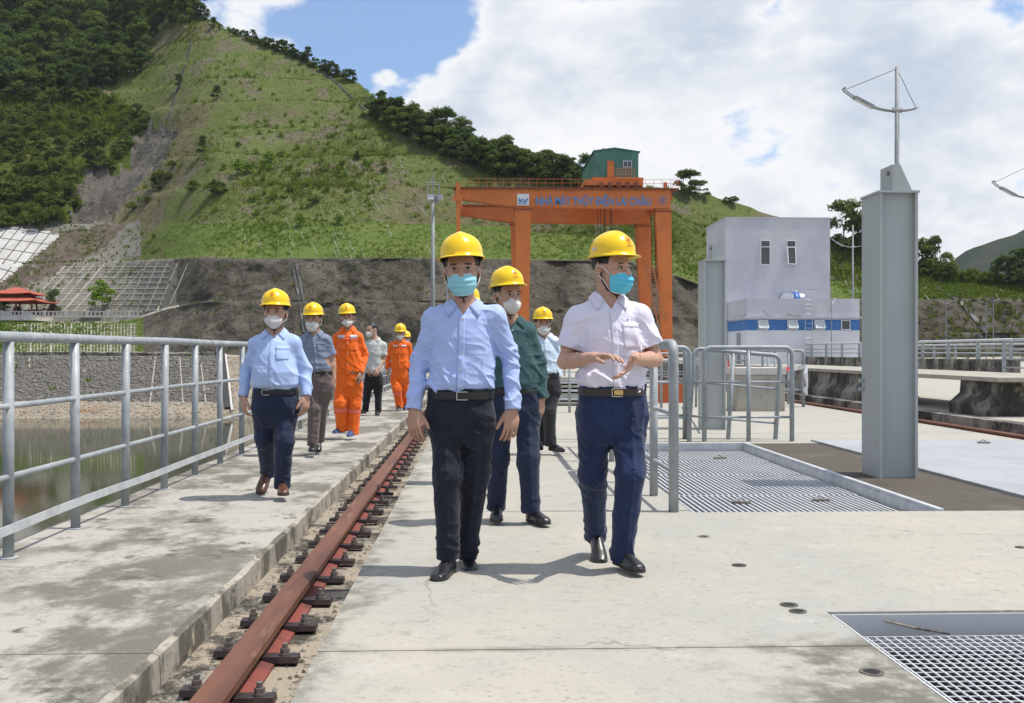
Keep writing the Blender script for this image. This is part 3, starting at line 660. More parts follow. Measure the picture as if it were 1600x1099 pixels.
for x, y, s, k in ((1308, 378, .55, 'shrub'), (1318, 385, .85, 'forest'), (1338, 392, .9, 'forest'), (1352, 398, .7, 'darkt'), (1360, 400, .75, 'forest'), (1440, 420, .75, 'forest'), (1452, 425, .6, 'shrub'), (1462, 424, .75, 'darkt'), (1478, 432, .6, 'forest'), (1495, 436, .5, 'shrub'), (1300, 372, .45, 'forest'), (1434, 412, .7, 'darkt'), (1305, 384, .6, 'shrub'), (1328, 394, .7, 'shrub'), (1345, 398, .7, 'shrub'), (1362, 404, .7, 'shrub'), (1312, 390, .6, 'shrub'), (1438, 424, .9, 'shrub'), (1446, 430, .9, 'shrub'), (1456, 432, .9, 'shrub'), (1468, 434, .9, 'shrub'), (1486, 438, .8, 'shrub'), (1470, 440, .7, 'shrub'), (1504, 440, .6, 'shrub'), (1520, 440, .5, 'shrub'), (1540, 444, .6, 'shrub')):
    plant(k, x, y, s, 'ridge_tree', 'bushy tree on the low ridge to the side of the grey building', 'tree', 'trees on the ridge beside the building')
for x, y, s in ((1572, 450, .8), (1588, 448, .95), (1600, 446, 1.0), (1620, 448, 1.0), (1556, 446, .45)):
    plant('darkt', x, y, s, 'ridge_tree', 'dense dark tree at the grassy edge below the distant hill', 'tree', 'dense trees below the distant hill')
LONE = [(279, 140, .55, 'darkt'), (340, 156, .45, 'darkt'), (318, 246, .5, 'darkt'), (372, 228, .3, 'shrub'), (248, 285, .75, 'shrub'), (262, 282, .6, 'shrub'), (240, 300, .55, 'darkt'), (270, 262, .5, 'shrub'), (340, 305, .8, 'shrub'), (372, 276, .7, 'bright'), (388, 272, .6, 'bright'), (420, 258, .7, 'bright'), (300, 300, .6, 'shrub'), (438, 246, .4, 'shrub'), (500, 270, .4, 'shrub'), (455, 300, .4, 'shrub'), (140, 268, .8, 'darkt'), (112, 310, .6, 'darkt'), (208, 330, .5, 'shrub'), (600, 270, .3, 'shrub'), (558, 250, .3, 'darkt'), (490, 320, .5, 'shrub'), (230, 318, .4, 'shrub'), (470, 356, .5, 'bright'), (530, 352, .4, 'bright')]
for x, y, s, k in LONE:
    plant(k, x, y, s, 'hill_bush', 'lone bush standing on the open grassy slope', 'bush', 'lone bushes on the grassy slope')
plant('darkt', 86, 493, .62, 'terrace_tree', 'dark thin tree beside the red roofed pavilion', 'tree', None)
plant('bright', 160, 492, 1.0, 'terrace_tree', 'bright yellow green young tree behind the white balustrade', 'tree', None)
plant('bright', 4, 492, .6, 'terrace_tree', 'pale green sapling at the open side of the pavilion', 'tree', None)
# grass tufts on every grassy zone, one sheet of blades each
def tufts(npts, test, hgt, spread, blades, m, name, label, seed):
    rs = np.random.default_rng(seed); ctr = TV[:-1, :-1]; pool = np.argwhere(test(mi))
    ix = pool[rs.integers(0, len(pool), npts)]; u = rs.random((npts, 1)); v = rs.random((npts, 1))
    A = TV[ix[:, 0], ix[:, 1]]; B = TV[ix[:, 0]+1, ix[:, 1]]; D_ = TV[ix[:, 0], ix[:, 1]+1]
    base = A+(B-A)*u+(D_-A)*v
    den = vnoise(base, .06, 3)*2; keep = rs.random(npts) < np.clip(.55+den*1.6, .05, 1); base = base[keep]; n = len(base)
    sz = hgt*(.5+rs.random((n, 1))*.9)*(1+vnoise(base, .03, 2)[:, None]*1.6)
    Vs = []
    for k in range(blades):
        a = rs.random((n, 1))*6.28; w_ = np.concatenate([np.cos(a), np.sin(a), np.zeros((n, 1))], 1); out = np.concatenate([np.cos(a+1.2), np.sin(a+1.2), np.zeros((n, 1))], 1)
        root = base+out*spread*rs.random((n, 1)); tip = root+np.array([0, 0, 1])*sz+out*sz*.7*rs.random((n, 1))
        Vs.append(np.stack([root-w_*sz*.24, root+w_*sz*.24, tip], 1))
    V = np.concatenate(Vs).reshape(-1, 3)
    o = link(name, mesh(name, V, np.arange(len(V)).reshape(-1, 3), m), kind='stuff'); tag(o, label, 'grass')
gs = zi['grass_slope']; gb = zi['grass_band']; sf = zi['shrub_floor']
bench = np.zeros_like(mi, dtype=bool)
z9 = np.argwhere(seg == 9).ravel(); sl_ = (TV[:, 1:, 2]-TV[:, :-1, 2])/np.maximum(1e-3, np.linalg.norm(TV[:, 1:, :2]-TV[:, :-1, :2], axis=-1))
bench[:, z9] = (sl_[:-1, z9] < .40)
tufts(9000, lambda m_: (m_ == gs) & bench, .62, .6, 5, 'grass_blade', 'bench_grass', 'taller grass growing along the narrow benches of the hillside', 8)
tufts(2600, lambda m_: m_ == gs, 1.0, .55, 10, 'grass_blade', 'slope_scrub', 'low scrub clumps dotted over the open hillside', 9)
tufts(500, lambda m_: m_ == zi['brown_earth'], .7, .6, 6, 'grass_blade', 'earth_weeds', 'weeds on the bare brown cut slope', 10)
tufts(46000, lambda m_: m_ == gs, .34, .5, 4, 'grass_dry', 'slope_grass', 'tufted yellow green grass over the open hillside', 1)
tufts(14000, lambda m_: m_ == gs, .44, .6, 4, 'grass_blade', 'slope_herbs', 'greener herb clumps among the grass of the open hillside', 4)
tufts(20000, lambda m_: m_ == gb, .45, .5, 4, 'grass_blade', 'band_grass', 'lush green grass on the band above the rock face and below the terrace', 2)
tufts(11000, lambda m_: (m_ == sf), .9, .9, 5, 'grass_blade', 'scrub_grass', 'tall grass between the shrubs under the wood', 3)
tufts(1500, lambda m_: (m_ == zi['shotcrete']), .55, .5, 5, 'grass_blade', 'weeds', 'weeds growing in the grey slope facing', 5)
tufts(2600, lambda m_: (m_ == zi['cliff']), .6, .5, 5, 'grass_dry', 'cliff_weeds', 'sparse weeds on the dark rock face', 6)
tufts(170, lambda m_: (m_ == zi['riprap']), .8, .6, 9, 'grass_blade', 'bank_weeds', 'scattered weeds on the stone bank above the water', 7)
# stones of the bank
def stones(n, s0, s1, test, name, label, m, seed):
    rs = np.random.default_rng(seed); pool = np.argwhere(test(mi)); pool = pool[(PXS[pool[:, 0]] > -40) & (PXS[pool[:, 0]] < 700)]
    ix = pool[rs.integers(0, len(pool), n)]; u = rs.random((n, 1)); v = rs.random((n, 1))
    A = TV[ix[:, 0], ix[:, 1]]; B = TV[ix[:, 0]+1, ix[:, 1]]; D_ = TV[ix[:, 0], ix[:, 1]+1]; c = A+(B-A)*u+(D_-A)*v
    s = s0+(s1-s0)*rs.random((n, 1))**2
    oc = np.array([(1,0,0),(-1,0,0),(0,1,0),(0,-1,0),(0,0,1),(0,0,-1)], float); of = np.array([(0,2,4),(2,1,4),(1,3,4),(3,0,4),(2,0,5),(1,2,5),(3,1,5),(0,3,5)])
    ang = rs.random(n)*6.28; V = np.zeros((n, 6, 3))
    for k in range(6):
        q = oc[k]*(.6+.7*rs.random((n, 3))); ca, sa = np.cos(ang), np.sin(ang)
        V[:, k, 0] = q[:, 0]*ca-q[:, 1]*sa+.35*rs.normal(size=n)*abs(oc[k][2]); V[:, k, 1] = q[:, 0]*sa+q[:, 1]*ca; V[:, k, 2] = q[:, 2]*.7
    V = V*s[:, :, None]+c[:, None]
    Fc = (np.arange(n)[:, None, None]*6+of[None]).reshape(-1, 3)
    o = link(name, mesh(name, V.reshape(-1, 3), Fc, m), kind='stuff'); tag(o, label, 'stones')
stones(9000, .14, .5, lambda m_: m_ == zi['riprap'], 'bank_stones', 'grey stones of the bank above the water', 'rock_grey', 11)
stones(3500, .1, .28, lambda m_: m_ == zi['gravel'], 'shore_gravel', 'pale gravel along the shoreline', 'gravel', 12)
stones(160, .15, .5, lambda m_: m_ == zi['bare_rock'], 'gully_stones', 'loose rock in the bare gully', 'rock_grey', 13)
# draped beams: lattices on the slope facings
def draped_line(b, pts, w_, lift=.12, step=9):
    prev = None
    for (x0, y0), (x1, y1) in zip(pts[:-1], pts[1:]):
        n = max(1, int(math.hypot(x1-x0, y1-y0)/step))
        for k in range(n+1):
            if prev is not None and k == 0: continue
            t = k/n; p, nn = drape(x0+(x1-x0)*t, y0+(y1-y0)*t)
            if p is None: prev = None; continue
            if nn.dot(Vector((0, -1, .3))) < 0: nn = -nn
            q = p+nn*lift*.3
            if prev is not None and (q-prev).length < 22: b.bar(prev, q, w_, lift*2, nn)
            prev = q
t = thing('lattice_facing', 'pale concrete lattice over the grey shotcrete facing above the terrace', 'lattice', tuple(drape(160, 450)[0]))
b = MB()
for k in range(15):
    x = 45+k*16; draped_line(b, [(max(x-10, 20), 488), (x+58+random.uniform(-3, 3), 412)] if x < 205 else [(x-8, 488), (x+25, 412)], .26 if k % 4 else .5, .1)
obj('sloping_rib', b, 'beam_pale', t, world=True, kind='stuff')
b = MB()
for k in range(9):
    y = 418+k*8.5; x0 = 60+(488-y)*.45; draped_line(b, [(x0, y), (268-(y-410)*.18, y-1)], .2, .08)
obj('cross_rib', b, 'beam_pale', t, world=True, kind='stuff')
t = thing('lattice_facing', 'fine pale lattice over the grassy bank below the white balustrade', 'lattice', tuple(drape(140, 530)[0]))
b = MB()
for k in range(38): x = 18+k*5.2; draped_line(b, [(x-1, 551), (x, 506)], .16 if k % 6 else .38, .06)
obj('sloping_rib', b, 'beam_pale', t, world=True, kind='stuff')
b = MB()
for k in range(11): y = 508+k*4.2; draped_line(b, [(30 if k % 3 else 2, y), (214, y)], .13, .05)
obj('cross_rib', b, 'beam_pale', t, world=True, kind='stuff')
t = thing('white_slope_joints', 'dark joints between the panels of the white slope facing', 'slope joints', tuple(drape(30, 400)[0]))
b = MB()
for k in range(7): draped_line(b, [(-20+k*18, 352), (-80+k*18-10, 440)], .22, .05)
for k in range(6): draped_line(b, [(0, 356+k*16), (98-k*17, 368+k*15)], .18, .05)
obj('joint', b, 'brown_earth', t, world=True, kind='stuff')
t = thing('slope_drains', 'concrete drain channels and ribs running down the open hillside', 'drain', tuple(drape(560, 300)[0]))
b = MB()
for pts in ([(262,188),(274,150),(292,95),(300,60)], [(455,404),(468,470),(474,520)], [(461,404),(474,470),(480,520)], [(590,118),(560,96),(500,112)], [(512,118),(545,148),(570,172)]): draped_line(b, pts, .5, .15)
obj('drain', b, 'cable', t, world=True, kind='stuff')
b = MB()
for x0, y0, x1, y1 in ((520,370,532,402),(378,358,386,384),(545,378,556,398),(640,210,655,232),(625,250,632,272),(655,320,668,340),(585,318,602,342),(596,310,640,318),(330,48,338,62),(345,345,350,352),(690,395,700,410),(560,320,600,322),(985,330,1020,360),(500,290,520,300)): draped_line(b, [(x0, y0), (x1, y1)], .10, .06)
for k in range(30):
    x, y = random.uniform(1300, 1600), random.uniform(425, 455); draped_line(b, [(x, y), (x+random.uniform(10, 26), y+random.uniform(10, 24))], .12, .06)
for k in range(46):
    x, y = random.uniform(380, 690), random.uniform(255, 390); draped_line(b, [(x, y), (x+random.uniform(4, 9), y+random.uniform(9, 20))], .08, .04)
obj('slope_rib', b, 'beam_pale', t, world=True, kind='stuff')
b = MB(); draped_line(b, [(1432, 414), (1470, 455), (1500, 472), (1548, 528)], .9, .2)
o = obj('drain_channel', b, 'cable'); tag(o, 'dark stepped drain channel running down the rock face behind the parapet', 'drain')
# bank bits: channel wall and cover at the top of the stones, gauge ladder
b = MB(); draped_line(b, [(0, 556), (350, 556)], .5, .5); o = obj('bank_kerb', b, 'concrete_stained'); tag(o, 'low concrete kerb along the top of the stone bank', 'kerb')
t = thing('water_gauge', 'stepped water gauge strip running down the bank into the water', 'gauge', tuple(drape(355, 600)[0]))
b = MB(); draped_line(b, [(349, 557), (358, 640)], 1.1, .3); obj('steps', b, 'cable', t, world=True)
b = MB(); draped_line(b, [(353, 557), (363, 645)], .3, .35); obj('edge_strip', b, 'balustrade_white', t, world=True)
t = thing('bank_ribs', 'thin pale ribs across the stone bank', 'ribs', tuple(drape(300, 600)[0])); b = MB()
for pts in ([(243,560),(234,636)], [(281,560),(286,632)], [(314,570),(322,632)], [(283,575),(345,574)], [(262,593),(352,592)], [(260,612),(330,611)], [(46,560),(46,576)]): draped_line(b, pts, .2, .14)
obj('rib', b, 'beam_pale', t, world=True, kind='stuff')
# ------------------------------------------------------------------ walkway railing
XRL = -2.60
t = thing('walkway_railing', 'galvanised pipe railing along the water edge of the walkway', 'railing', (XRL, 0, 0))
post = MB(); post.tube([(0, 0, 0), (0, 0, 1.205)], .030, 14); post.tube([(0, 0, 0), (0, 0, .006)], .055, 14)
pm = mesh('post', post.v, post.f, 'galvanised', True)
Y0 = GR(8, 872).y; SP = .948; ks = range(-5, 62)
for k in ks: link('post', pm, t, (random.uniform(-.004, .004), Y0+k*SP, 0), (random.uniform(-.006, .006), random.uniform(-.008, .008), random.uniform(0, 6)))
ya, yb = Y0-5*SP, Y0+61*SP
def wav(z, amp, x=0.0, s=0.0):
    return [(x+amp*mnoise.noise((y_*.7, s, 0)), y_, z+amp*1.2*mnoise.noise((y_*.5, s+5, 0))) for y_ in np.linspace(ya, yb, 140)]
obj('top_rail', MB().tube(wav(1.232, .006, 0, 0), .031, 14), 'galvanised', t, True)
obj('middle_rail', MB().tube(wav(.845, .004, 0, 2), .018, 10), 'galvanised', t, True)
obj('middle_rail', MB().tube(wav(.45, .004, 0, 4), .018, 10), 'galvanised', t, True)
b = MB(); P = wav(.17, .012, .034, 6)
for p, q in zip(P[:-1], P[1:]): b.bar(p, q, .008, .052)
obj('kick_strip', b, 'galvanised_light', t)
jo = MB(); jo.tube([(0, Y0+4.55*SP, 1.232), (0, Y0+4.55*SP+.012, 1.232)], .0325, 14); obj('weld_ring', jo, 'rail_rust', t)
# ------------------------------------------------------------------ portable pipe barriers
def barrier_parts(t, w_, h, posts, rails, r=.030, rr_=.016):
    rad = .09
    b = MB(); b.tube([(0, 0, 0), (0, 0, h-rad)]+arc((rad, 0, h-rad), rad, math.pi, math.pi/2, 6, (1,0,0), (0,0,1))[1:]+arc((w_-rad, 0, h-rad), rad, math.pi/2, 0, 6, (1,0,0), (0,0,1))+[(w_, 0, 0)], r, 12)
    obj('bent_frame', b, 'galvanised', t, True)
    for x in posts: obj('post', MB().tube([(x, 0, 0), (x, 0, h-.02)], r*.92, 12), 'galvanised', t, True)
    for z in rails: obj('rail', MB().tube([(0, 0, z), (w_, 0, z)], rr_, 10), 'galvanised', t, True)
def barrier(label, p, rz, w_, posts, rails=(.31, .76), h=1.20, tilt=0, r=.030):
    t = thing('pipe_barrier', label, 'barrier', p, rz, 'pipe barriers round the long pit'); t.rotation_euler = (tilt, 0, rz); barrier_parts(t, w_, h, posts, rails, r); return t
p0 = GR(1052, 800); H90 = math.pi/2
barrier('pipe barrier standing alongside the white shirted man, at the corner of the long pit', (1.42, p0.y, 0), H90, 2.45, (.82, 1.65), (.285, .70), 1.205, 0, .036)
barrier('pipe barrier continuing behind the one beside the white shirted man', (1.42, p0.y+2.55, 0), H90, 2.4, (.8, 1.6), (.30, .74), 1.2)
barrier('upright pipe barrier across the end of the long pit, next to the corner', (1.50, 12.95, 0), 0, 1.22, (.6,))
barrier('second pipe barrier stood close behind the one at the pit corner', (1.45, 13.35, 0), .02, 1.30, (.6,), tilt=.02)
barrier('upright pipe barrier with a middle post before the grey box column', (2.92, 12.98, 0), 0, 1.13, (.57,))
barrier('leaning pipe barrier behind the upright one before the box column', (2.78, 13.30, 0), -.03, 1.14, (.52,), tilt=-.07).rotation_euler = (-.10, .085, -.03)
# barriers further back, with mesh
def mesh_barrier(label, p, rz, w_, posts, rails, h=1.15):
    t = thing('pipe_barrier', label, 'barrier', p, rz, 'pipe barriers further along the deck'); barrier_parts(t, w_, h, posts, rails, .026, .014); return t
mesh_barrier('pipe barrier with striped tape tied to it, beside the second rail', (4.55, 21.0, 0), 0, 2.25, (.75, 1.5), (.35, .78), 1.17)
mesh_barrier('pipe barrier facing along the rail, joined to the taped one', (6.80, 21.05, 0), H90, 3.0, (1.0, 2.0), (.35, .78), 1.17)
for k, (x, y_, w_) in enumerate(((.9, 19.2, 2.6), (3.9, 24.4, 2.2), (1.4, 27.5, 3.0), (4.9, 28.0, 2.6))):
    mesh_barrier(['low pipe barrier before the stack of gratings', 'pipe barrier right of the stack of gratings', 'pipe barrier behind the stack of gratings', 'pipe barrier well behind the taped barrier'][k], (x, y_, 0), .03*k, w_, [w_*i/6 for i in range(1, 6)], (.3, .6, .9), 1.1)
t = thing('warning_tape', 'red and white warning tape strung between the pipe barriers', 'tape', (5, 20.8, .9))
b = MB(); pts = [Vector((3.55, 14.2, .98)), Vector((4.6, 20.9, .86)), Vector((5.6, 20.93, .80)), Vector((6.86, 20.95, .84))]
for i in range(3):
    for k in range(12):
        f = lambda s: pts[i].lerp(pts[i+1], s)-Vector((0, 0, .05*math.sin(math.pi*s)))
        p, q = f(k/12), f((k+1)/12); o_ = Vector((0, .01*math.sin(k), .045)); b.add([p-o_, q-o_, q+o_, p+o_], [(0, 1, 2, 3)])
obj('tape', b, 'tape_white', t, world=True)
obj('tape_tail', MB().tube([(6.83, 20.93, .86), (6.80, 20.9, .7), (6.84, 20.9, .45), (6.80, 20.92, .36), (6.84, 20.93, .25)], [.03, .045, .02, .05, .02], 6), 'white_paint', t, world=True)
# stacked gratings / timber steps behind the group
t = thing('grating_stack', 'pile of pale deck gratings and planks stacked behind the group', 'stack', (2.5, 22.5, 0))
for k in range(7):
    z = .03+k*.085; b = MB(); dx = random.uniform(-.15, .15)
    b.box(-1.0+dx, 1.15+dx, -.9+k*.11, .9, z, z+.045)
    obj('panel', b, 'galvanised_light' if k % 2 else 'concrete_pale', t)
    for x in (-.8, 0, .9):
        o = obj('spacer', MB().box(x, x+.09, -.88+k*.11, .8, z+.045, z+.085), 'concrete_stained', t)
tt = thing('crate', 'small orange crate behind the pipe barriers', 'crate', (4.35, 23.0, 0)); b = MB(); b.box(-.35, .35, -.25, .25, .0, .05); b2 = MB().box(-.35, .35, -.25, -.22, .05, .5).box(-.35, .35, .22, .25, .05, .5).box(-.35, -.32, -.22, .22, .05, .5).box(.32, .35, -.22, .22, .05, .5)
obj('base', b, 'orange_plain', tt); obj('side_wall', b2, 'orange_plain', tt)
# ------------------------------------------------------------------ steel columns
def steel_column(label, px0, px1, pyb, pyt, brk=True):
    p = GR((px0+px1)/2, pyb); d = p.y; sc = (pyb-CY)/CAMH; w_ = (px1-px0)/sc*.98; h = CAMH+(CY-pyt)/sc
    t = thing('steel_column', label, 'column', (p.x, p.y, -.004), .0, 'grey steel box columns')
    D_ = .44; tw = .024                                  # H section: two flanges at the sides, web set back
    W2 = w_/2
    obj('web', MB().box(-W2+tw, W2-tw, .05, .07, .0, h-.02), 'column_paint', t)
    obj('flange', MB().box(-W2, -W2+tw, 0, D_, 0, h-.022), 'column_paint', t); obj('flange', MB().box(W2-tw, W2, 0, D_, 0, h-.022), 'column_paint', t)
    obj('back_web', MB().box(-W2+tw, W2-tw, D_-.03, D_-.01, 0, h-.024), 'column_paint', t)
    obj('cap_plate', MB().box(-W2-.012, W2+.012, -.012, D_+.012, h-.021, h), 'column_paint', t)
    b = MB(); x0 = -W2+.135; z = h
    b.prism([(x0, z), (x0+.19, z), (x0+.165, z+.06), (x0+.075, z+.25), (x0+.035, z+.26), (x0, z+.225)], 'y', .06, .10)
    b.box(x0-.012, x0+.0, .02, .30, z, z+.24)
    obj('top_bracket', b, 'column_paint', t)
    obj('bolt', MB().tube([(x0-.03, .1, z+.17), (x0-.01, .1, z+.17)], .02, 8), 'bolt_steel', t)
    for zz in (h*.30, h*.33): obj('side_lug', MB().box(-W2-.04, -W2-.001, .37, .42, zz, zz+.03), 'column_paint', t)
    return t
steel_column('tall grey steel column rising from the brown mud strip', 1374, 1435.5, 747, 297)
steel_column('grey steel column standing behind the pipe barriers', 1100.5, 1135, 672, 405)
# ------------------------------------------------------------------ concrete box, jersey walls, parapet
p = GR(1189, 643); t = thing('concrete_box', 'stained concrete plinth box with pale cap behind the barriers', 'plinth', (p.x, p.y, 0))
obj('body', MB().box(-.47, .47, 0, .8, 0, .70), 'concrete_pale', t, bevel=.015); obj('cap', MB().box(-.49, .49, -.02, .82, .70, .84), 'balustrade_white', t, bevel=.01)
JP = [(0, 0), (.62, 0), (.62, .16), (.46, .32), (.44, .55), (.18, .55), (.16, .32), (0, .16)]
def jersey(label, y0, y1):
    t = thing('jersey_wall', label, 'concrete wall', (8.03, y0, .119)); b = MB(); b.prism(JP, 'y', 0, y1-y0); obj('wall_body', b, 'concrete_stained', t); return t
jersey('long black stained concrete barrier wall beside the kerb', 19.7, 31.0)
t = thing('jersey_wall', 'wide black stained concrete block with one flared side beside the kerb', 'concrete wall', (8.03, 16.0, .119)); b = MB(); b.prism([(0, 0), (2.2, 0), (2.2, .55), (.20, .55), (.18, .34), (0, .18)], 'y', 0, 1.1); obj('wall_body', b, 'concrete_stained', t)
jersey('concrete barrier wall further along the kerb', 33.0, 60.0)
t = thing('cover_slab', 'thin concrete slab bridging the two barrier walls', 'slab', (8.34, 15.7, .67)); obj('plank', MB().box(-.20, 1.9, 0, 17.0, .0, .075), 'concrete_pale', t, bevel=.01)
t = thing('parapet', 'streaked concrete parapet under the right hand railing', 'parapet', (21.4, 40.3, .118)); obj('parapet_wall', MB().box(0, .45, 0, 36, 0, .70), 'concrete_stained', t, bevel=.03)
def far_railing(label, x, y0, y1, z, h, n, rails):
    t = thing('deck_railing', label, 'railing', (x, y0, z)); L_ = y1-y0
    for k in range(n+1):
        b = MB(); b.box(-.05, .05, k*L_/n-.07, k*L_/n+.07, 0, h-.06); obj('post', b, 'galvanised', t)
    obj('top_rail', MB().tube([(0, -.1, h), (0, L_+.1, h)], .06, 8), 'galvanised_light', t, True)
    for z_ in rails: obj('middle_rail', MB().tube([(0, 0, z_), (0, L_, z_)], .03, 6), 'galvanised', t, True)
    return t
far_railing('galvanised railing on top of the streaked parapet', 21.6, 40.6, 76, .82, .80, 13, (.25, .48))
far_railing('galvanised railing standing on the deck before the parapet end', 21.0, 27.0, 40.0, .118, 1.48, 6, (.4, .75, 1.1))
far_railing('second galvanised railing along the downstream edge', 30.0, 36, 90, .118, 1.45, 18, (.5, .95, 1.2))
o = thing('red_cabinet', 'dark red cabinet beyond the railing', 'cabinet', (23.6, 40.6, .118)); obj('cabinet_body', MB().box(-.5, .5, 0, .5, .0, 1.15), 'red_plain', o, bevel=.02); obj('cabinet_lid', MB().box(-.53, .53, -.03, .53, 1.15, 1.22), 'red_plain', o)
# ------------------------------------------------------------------ street lamps with bowed arms
def bow_lamp(label, x, y_, z0, h, top, s=1.0, flip=1):
    t = thing('street_lamp', label, 'street lamp', (x, y_, z0), 0, 'bow armed street lamps')
    obj('pole', MB().tube([(0, 0, 0), (0, 0, h*.5), (0, 0, top)], [.095*s, .075*s, .055*s], 12), 'lamp_grey', t, True)
    obj('pole_base', MB().tube([(0, 0, 0), (0, 0, .35)], .13*s, 12), 'lamp_grey', t)
    for dy in (-.07, .07):
        pts = []
        for i in range(17):
            u = -1.52+1.52*i/16; pts.append((u*s*flip, dy, h+.62*(u/1.52)**2*s-.02+.03*u))
        pts += [(.3*s*flip, dy, h+.0), (.57*s*flip, dy, h+.06*s)]
        obj('bow_arm', MB().tube(pts, .022*s, 8), 'lamp_grey', t, True)
    obj('clamp', MB().tube([(-.12*s, 0, h), (.14*s, 0, h)], .075*s, 10), 'lamp_grey', t)
    obj('arm_tip', MB().tube([(-1.52*s*flip, -.1, h+.6*s), (-1.52*s*flip, .1, h+.6*s)], .03*s, 6), 'lamp_grey', t)
    hd = MB(); hd.bar((-1.24*s*flip, 0, h+.36*s), (-.68*s*flip, 0, h+.08*s), .20*s, .075*s); o = obj('lamp_head', hd, 'lamp_grey', t)
    gl = MB(); gl.bar((-1.20*s*flip, 0, h+.36*s-.055*s), (-.74*s*flip, 0, h+.11*s-.055*s), .15*s, .02*s); obj('lens', gl, 'lamp_glass', o)
    obj('stay_wire', MB().tube([(0, 0, top-.05), (-1.45*s*flip, 0, h+.58*s)], .009*s, 5).tube([(0, 0, top-.05), (.55*s*flip, 0, h+.06*s)], .009*s, 5), 'cable', t)
    return t
def lampat(label, px, py_arm, py_top, d, s):
    p = AT(px, py_arm, d); q = AT(px, py_top, d); bow_lamp(label, p.x, p.y, .118, p.z-.118, q.z-.118, s)
lampat('tall bow armed street lamp rising behind the near steel column', 1401.5, 172.5, 105, 29, 1.0)
lampat('bow armed street lamp whose arm reaches in from beyond the railing', 1614, 309, 255, 38.7, 1.0)
lampat('bow armed street lamp behind the grey building', 1332.5, 386, 352, 70, .95)
p = AT(1540, 455, 120)
for k, (px, py0) in enumerate(((1541, 470), (1552, 466), (1478, 470))):
    p = AT(px, py0, 150); t = thing('light_pole', ['thin pole in front of the dark rock face', 'taller thin pole in front of the dark rock face', 'faint thin pole in front of the dark rock face'][k], 'pole', (p.x, p.y, .118)); obj('shaft', MB().tube([(0, 0, 0), (0, 0, p.z)], [.10, .06], 8), 'lamp_grey', t); obj('arm', MB().tube([(-1.2, 0, p.z-.1), (0, 0, p.z-.6), (1.0, 0, p.z-.2)], .05, 6), 'lamp_grey', t)
# floodlight mast on the walkway side
Y_ = 50.0; p = ATY(676.5, 318, Y_); q = ATY(677, 271, Y_); sc = Y_/F
t = thing('floodlight_mast', 'slim galvanised floodlight mast with cage platform and lightning rod', 'floodlight mast', (p.x, p.y, 0))
obj('shaft', MB().tube([(0, 0, 0), (0, 0, p.z*.5), (0, 0, p.z)], [.13, .10, .075], 12), 'lamp_grey', t, True); obj('mast_base', MB().tube([(0, 0, 0), (0, 0, .03)], .22, 12), 'lamp_grey', t)
z = p.z
b = MB()
for a, c in ((-.28, -.28), (.28, -.28), (.28, .28), (-.28, .28)): b.tube([(a*.8, c*.8, z), (a*1.15, c*1.15, z+.95)], .018, 6)
for zz, k in ((z, .8), (z+.95, 1.15)):
    for (a, c), (a2, c2) in (((-.28, -.28), (.28, -.28)), ((.28, -.28), (.28, .28)), ((.28, .28), (-.28, .28)), ((-.28, .28), (-.28, -.28))): b.tube([(a*k, c*k, zz), (a2*k, c2*k, zz)], .02, 6)
obj('cage', b, 'lamp_grey', t); obj('rod', MB().tube([(0, 0, z), (0, 0, z+1.2), (0, 0, q.z+.1)], [.03, .025, .012], 6), 'lamp_grey', t); obj('rod_brace', MB().tube([(-.16, 0, z+.95), (.02, 0, q.z-.15)], .012, 5).tube([(.16, 0, z+.95), (.02, 0, q.z-.15)], .012, 5), 'lamp_grey', t)
for k, (a, c, rz) in enumerate(((-.10, -.26, 0), (.32, -.12, -.9), (.12, .26, 3.0))):
    h_ = link('floodlight', mesh('floodlight', *(lambda m_: (m_.v, m_.f))(MB().hexa([(-.17, -.06, .0), (.17, -.06, .0), (.17, .08, .05), (-.17, .08, .05)], [(-.17, -.01, .30), (.17, -.01, .30), (.14, .08, .27), (-.14, .08, .27)])), 'lamp_grey'), t, (a, c, z+.12), (0, 0, rz))
    link('lens', mesh('lens', [(-.15, -.063, .02), (.15, -.063, .02), (.15, -.020, .28), (-.15, -.020, .28)], [(0, 1, 2, 3)], 'lamp_glass'), h_)
p = ATY(698, 385, 80); t = thing('light_pole', 'thin pole with a round tip beyond the floodlight mast', 'pole', (p.x, p.y, 0)); obj('shaft', MB().tube([(0, 0, 0), (0, 0, p.z)], [.09, .05], 8), 'lamp_grey', t); obj('tip', MB().tube([(0, 0, p.z), (0, 0, p.z+.15), (0, 0, p.z+.3)], [.06, .14, .05], 8), 'lamp_grey', t)
for px, pt, d, lab in ((443, 502, 150, 'faint pole on the far bank behind the helmeted walkers'), (910, 505, 160, 'faint pole before the streaked rock face'), (1137, 440, 150, 'thin pole beside the crane leg')):
    p = AT(px, pt, d); t = thing('light_pole', lab, 'pole', (p.x, p.y, 0 if px > 700 else -1.5)); obj('shaft', MB().tube([(0, 0, 0), (0, 0, p.z+(0 if px > 700 else 1.5))], [.10, .06], 8), 'lamp_grey', t); obj('tip', MB().tube([(0, 0, p.z-.1+(0 if px > 700 else 1.5)), (0, -.5, p.z+.1+(0 if px > 700 else 1.5))], .07, 6), 'lamp_grey', t)
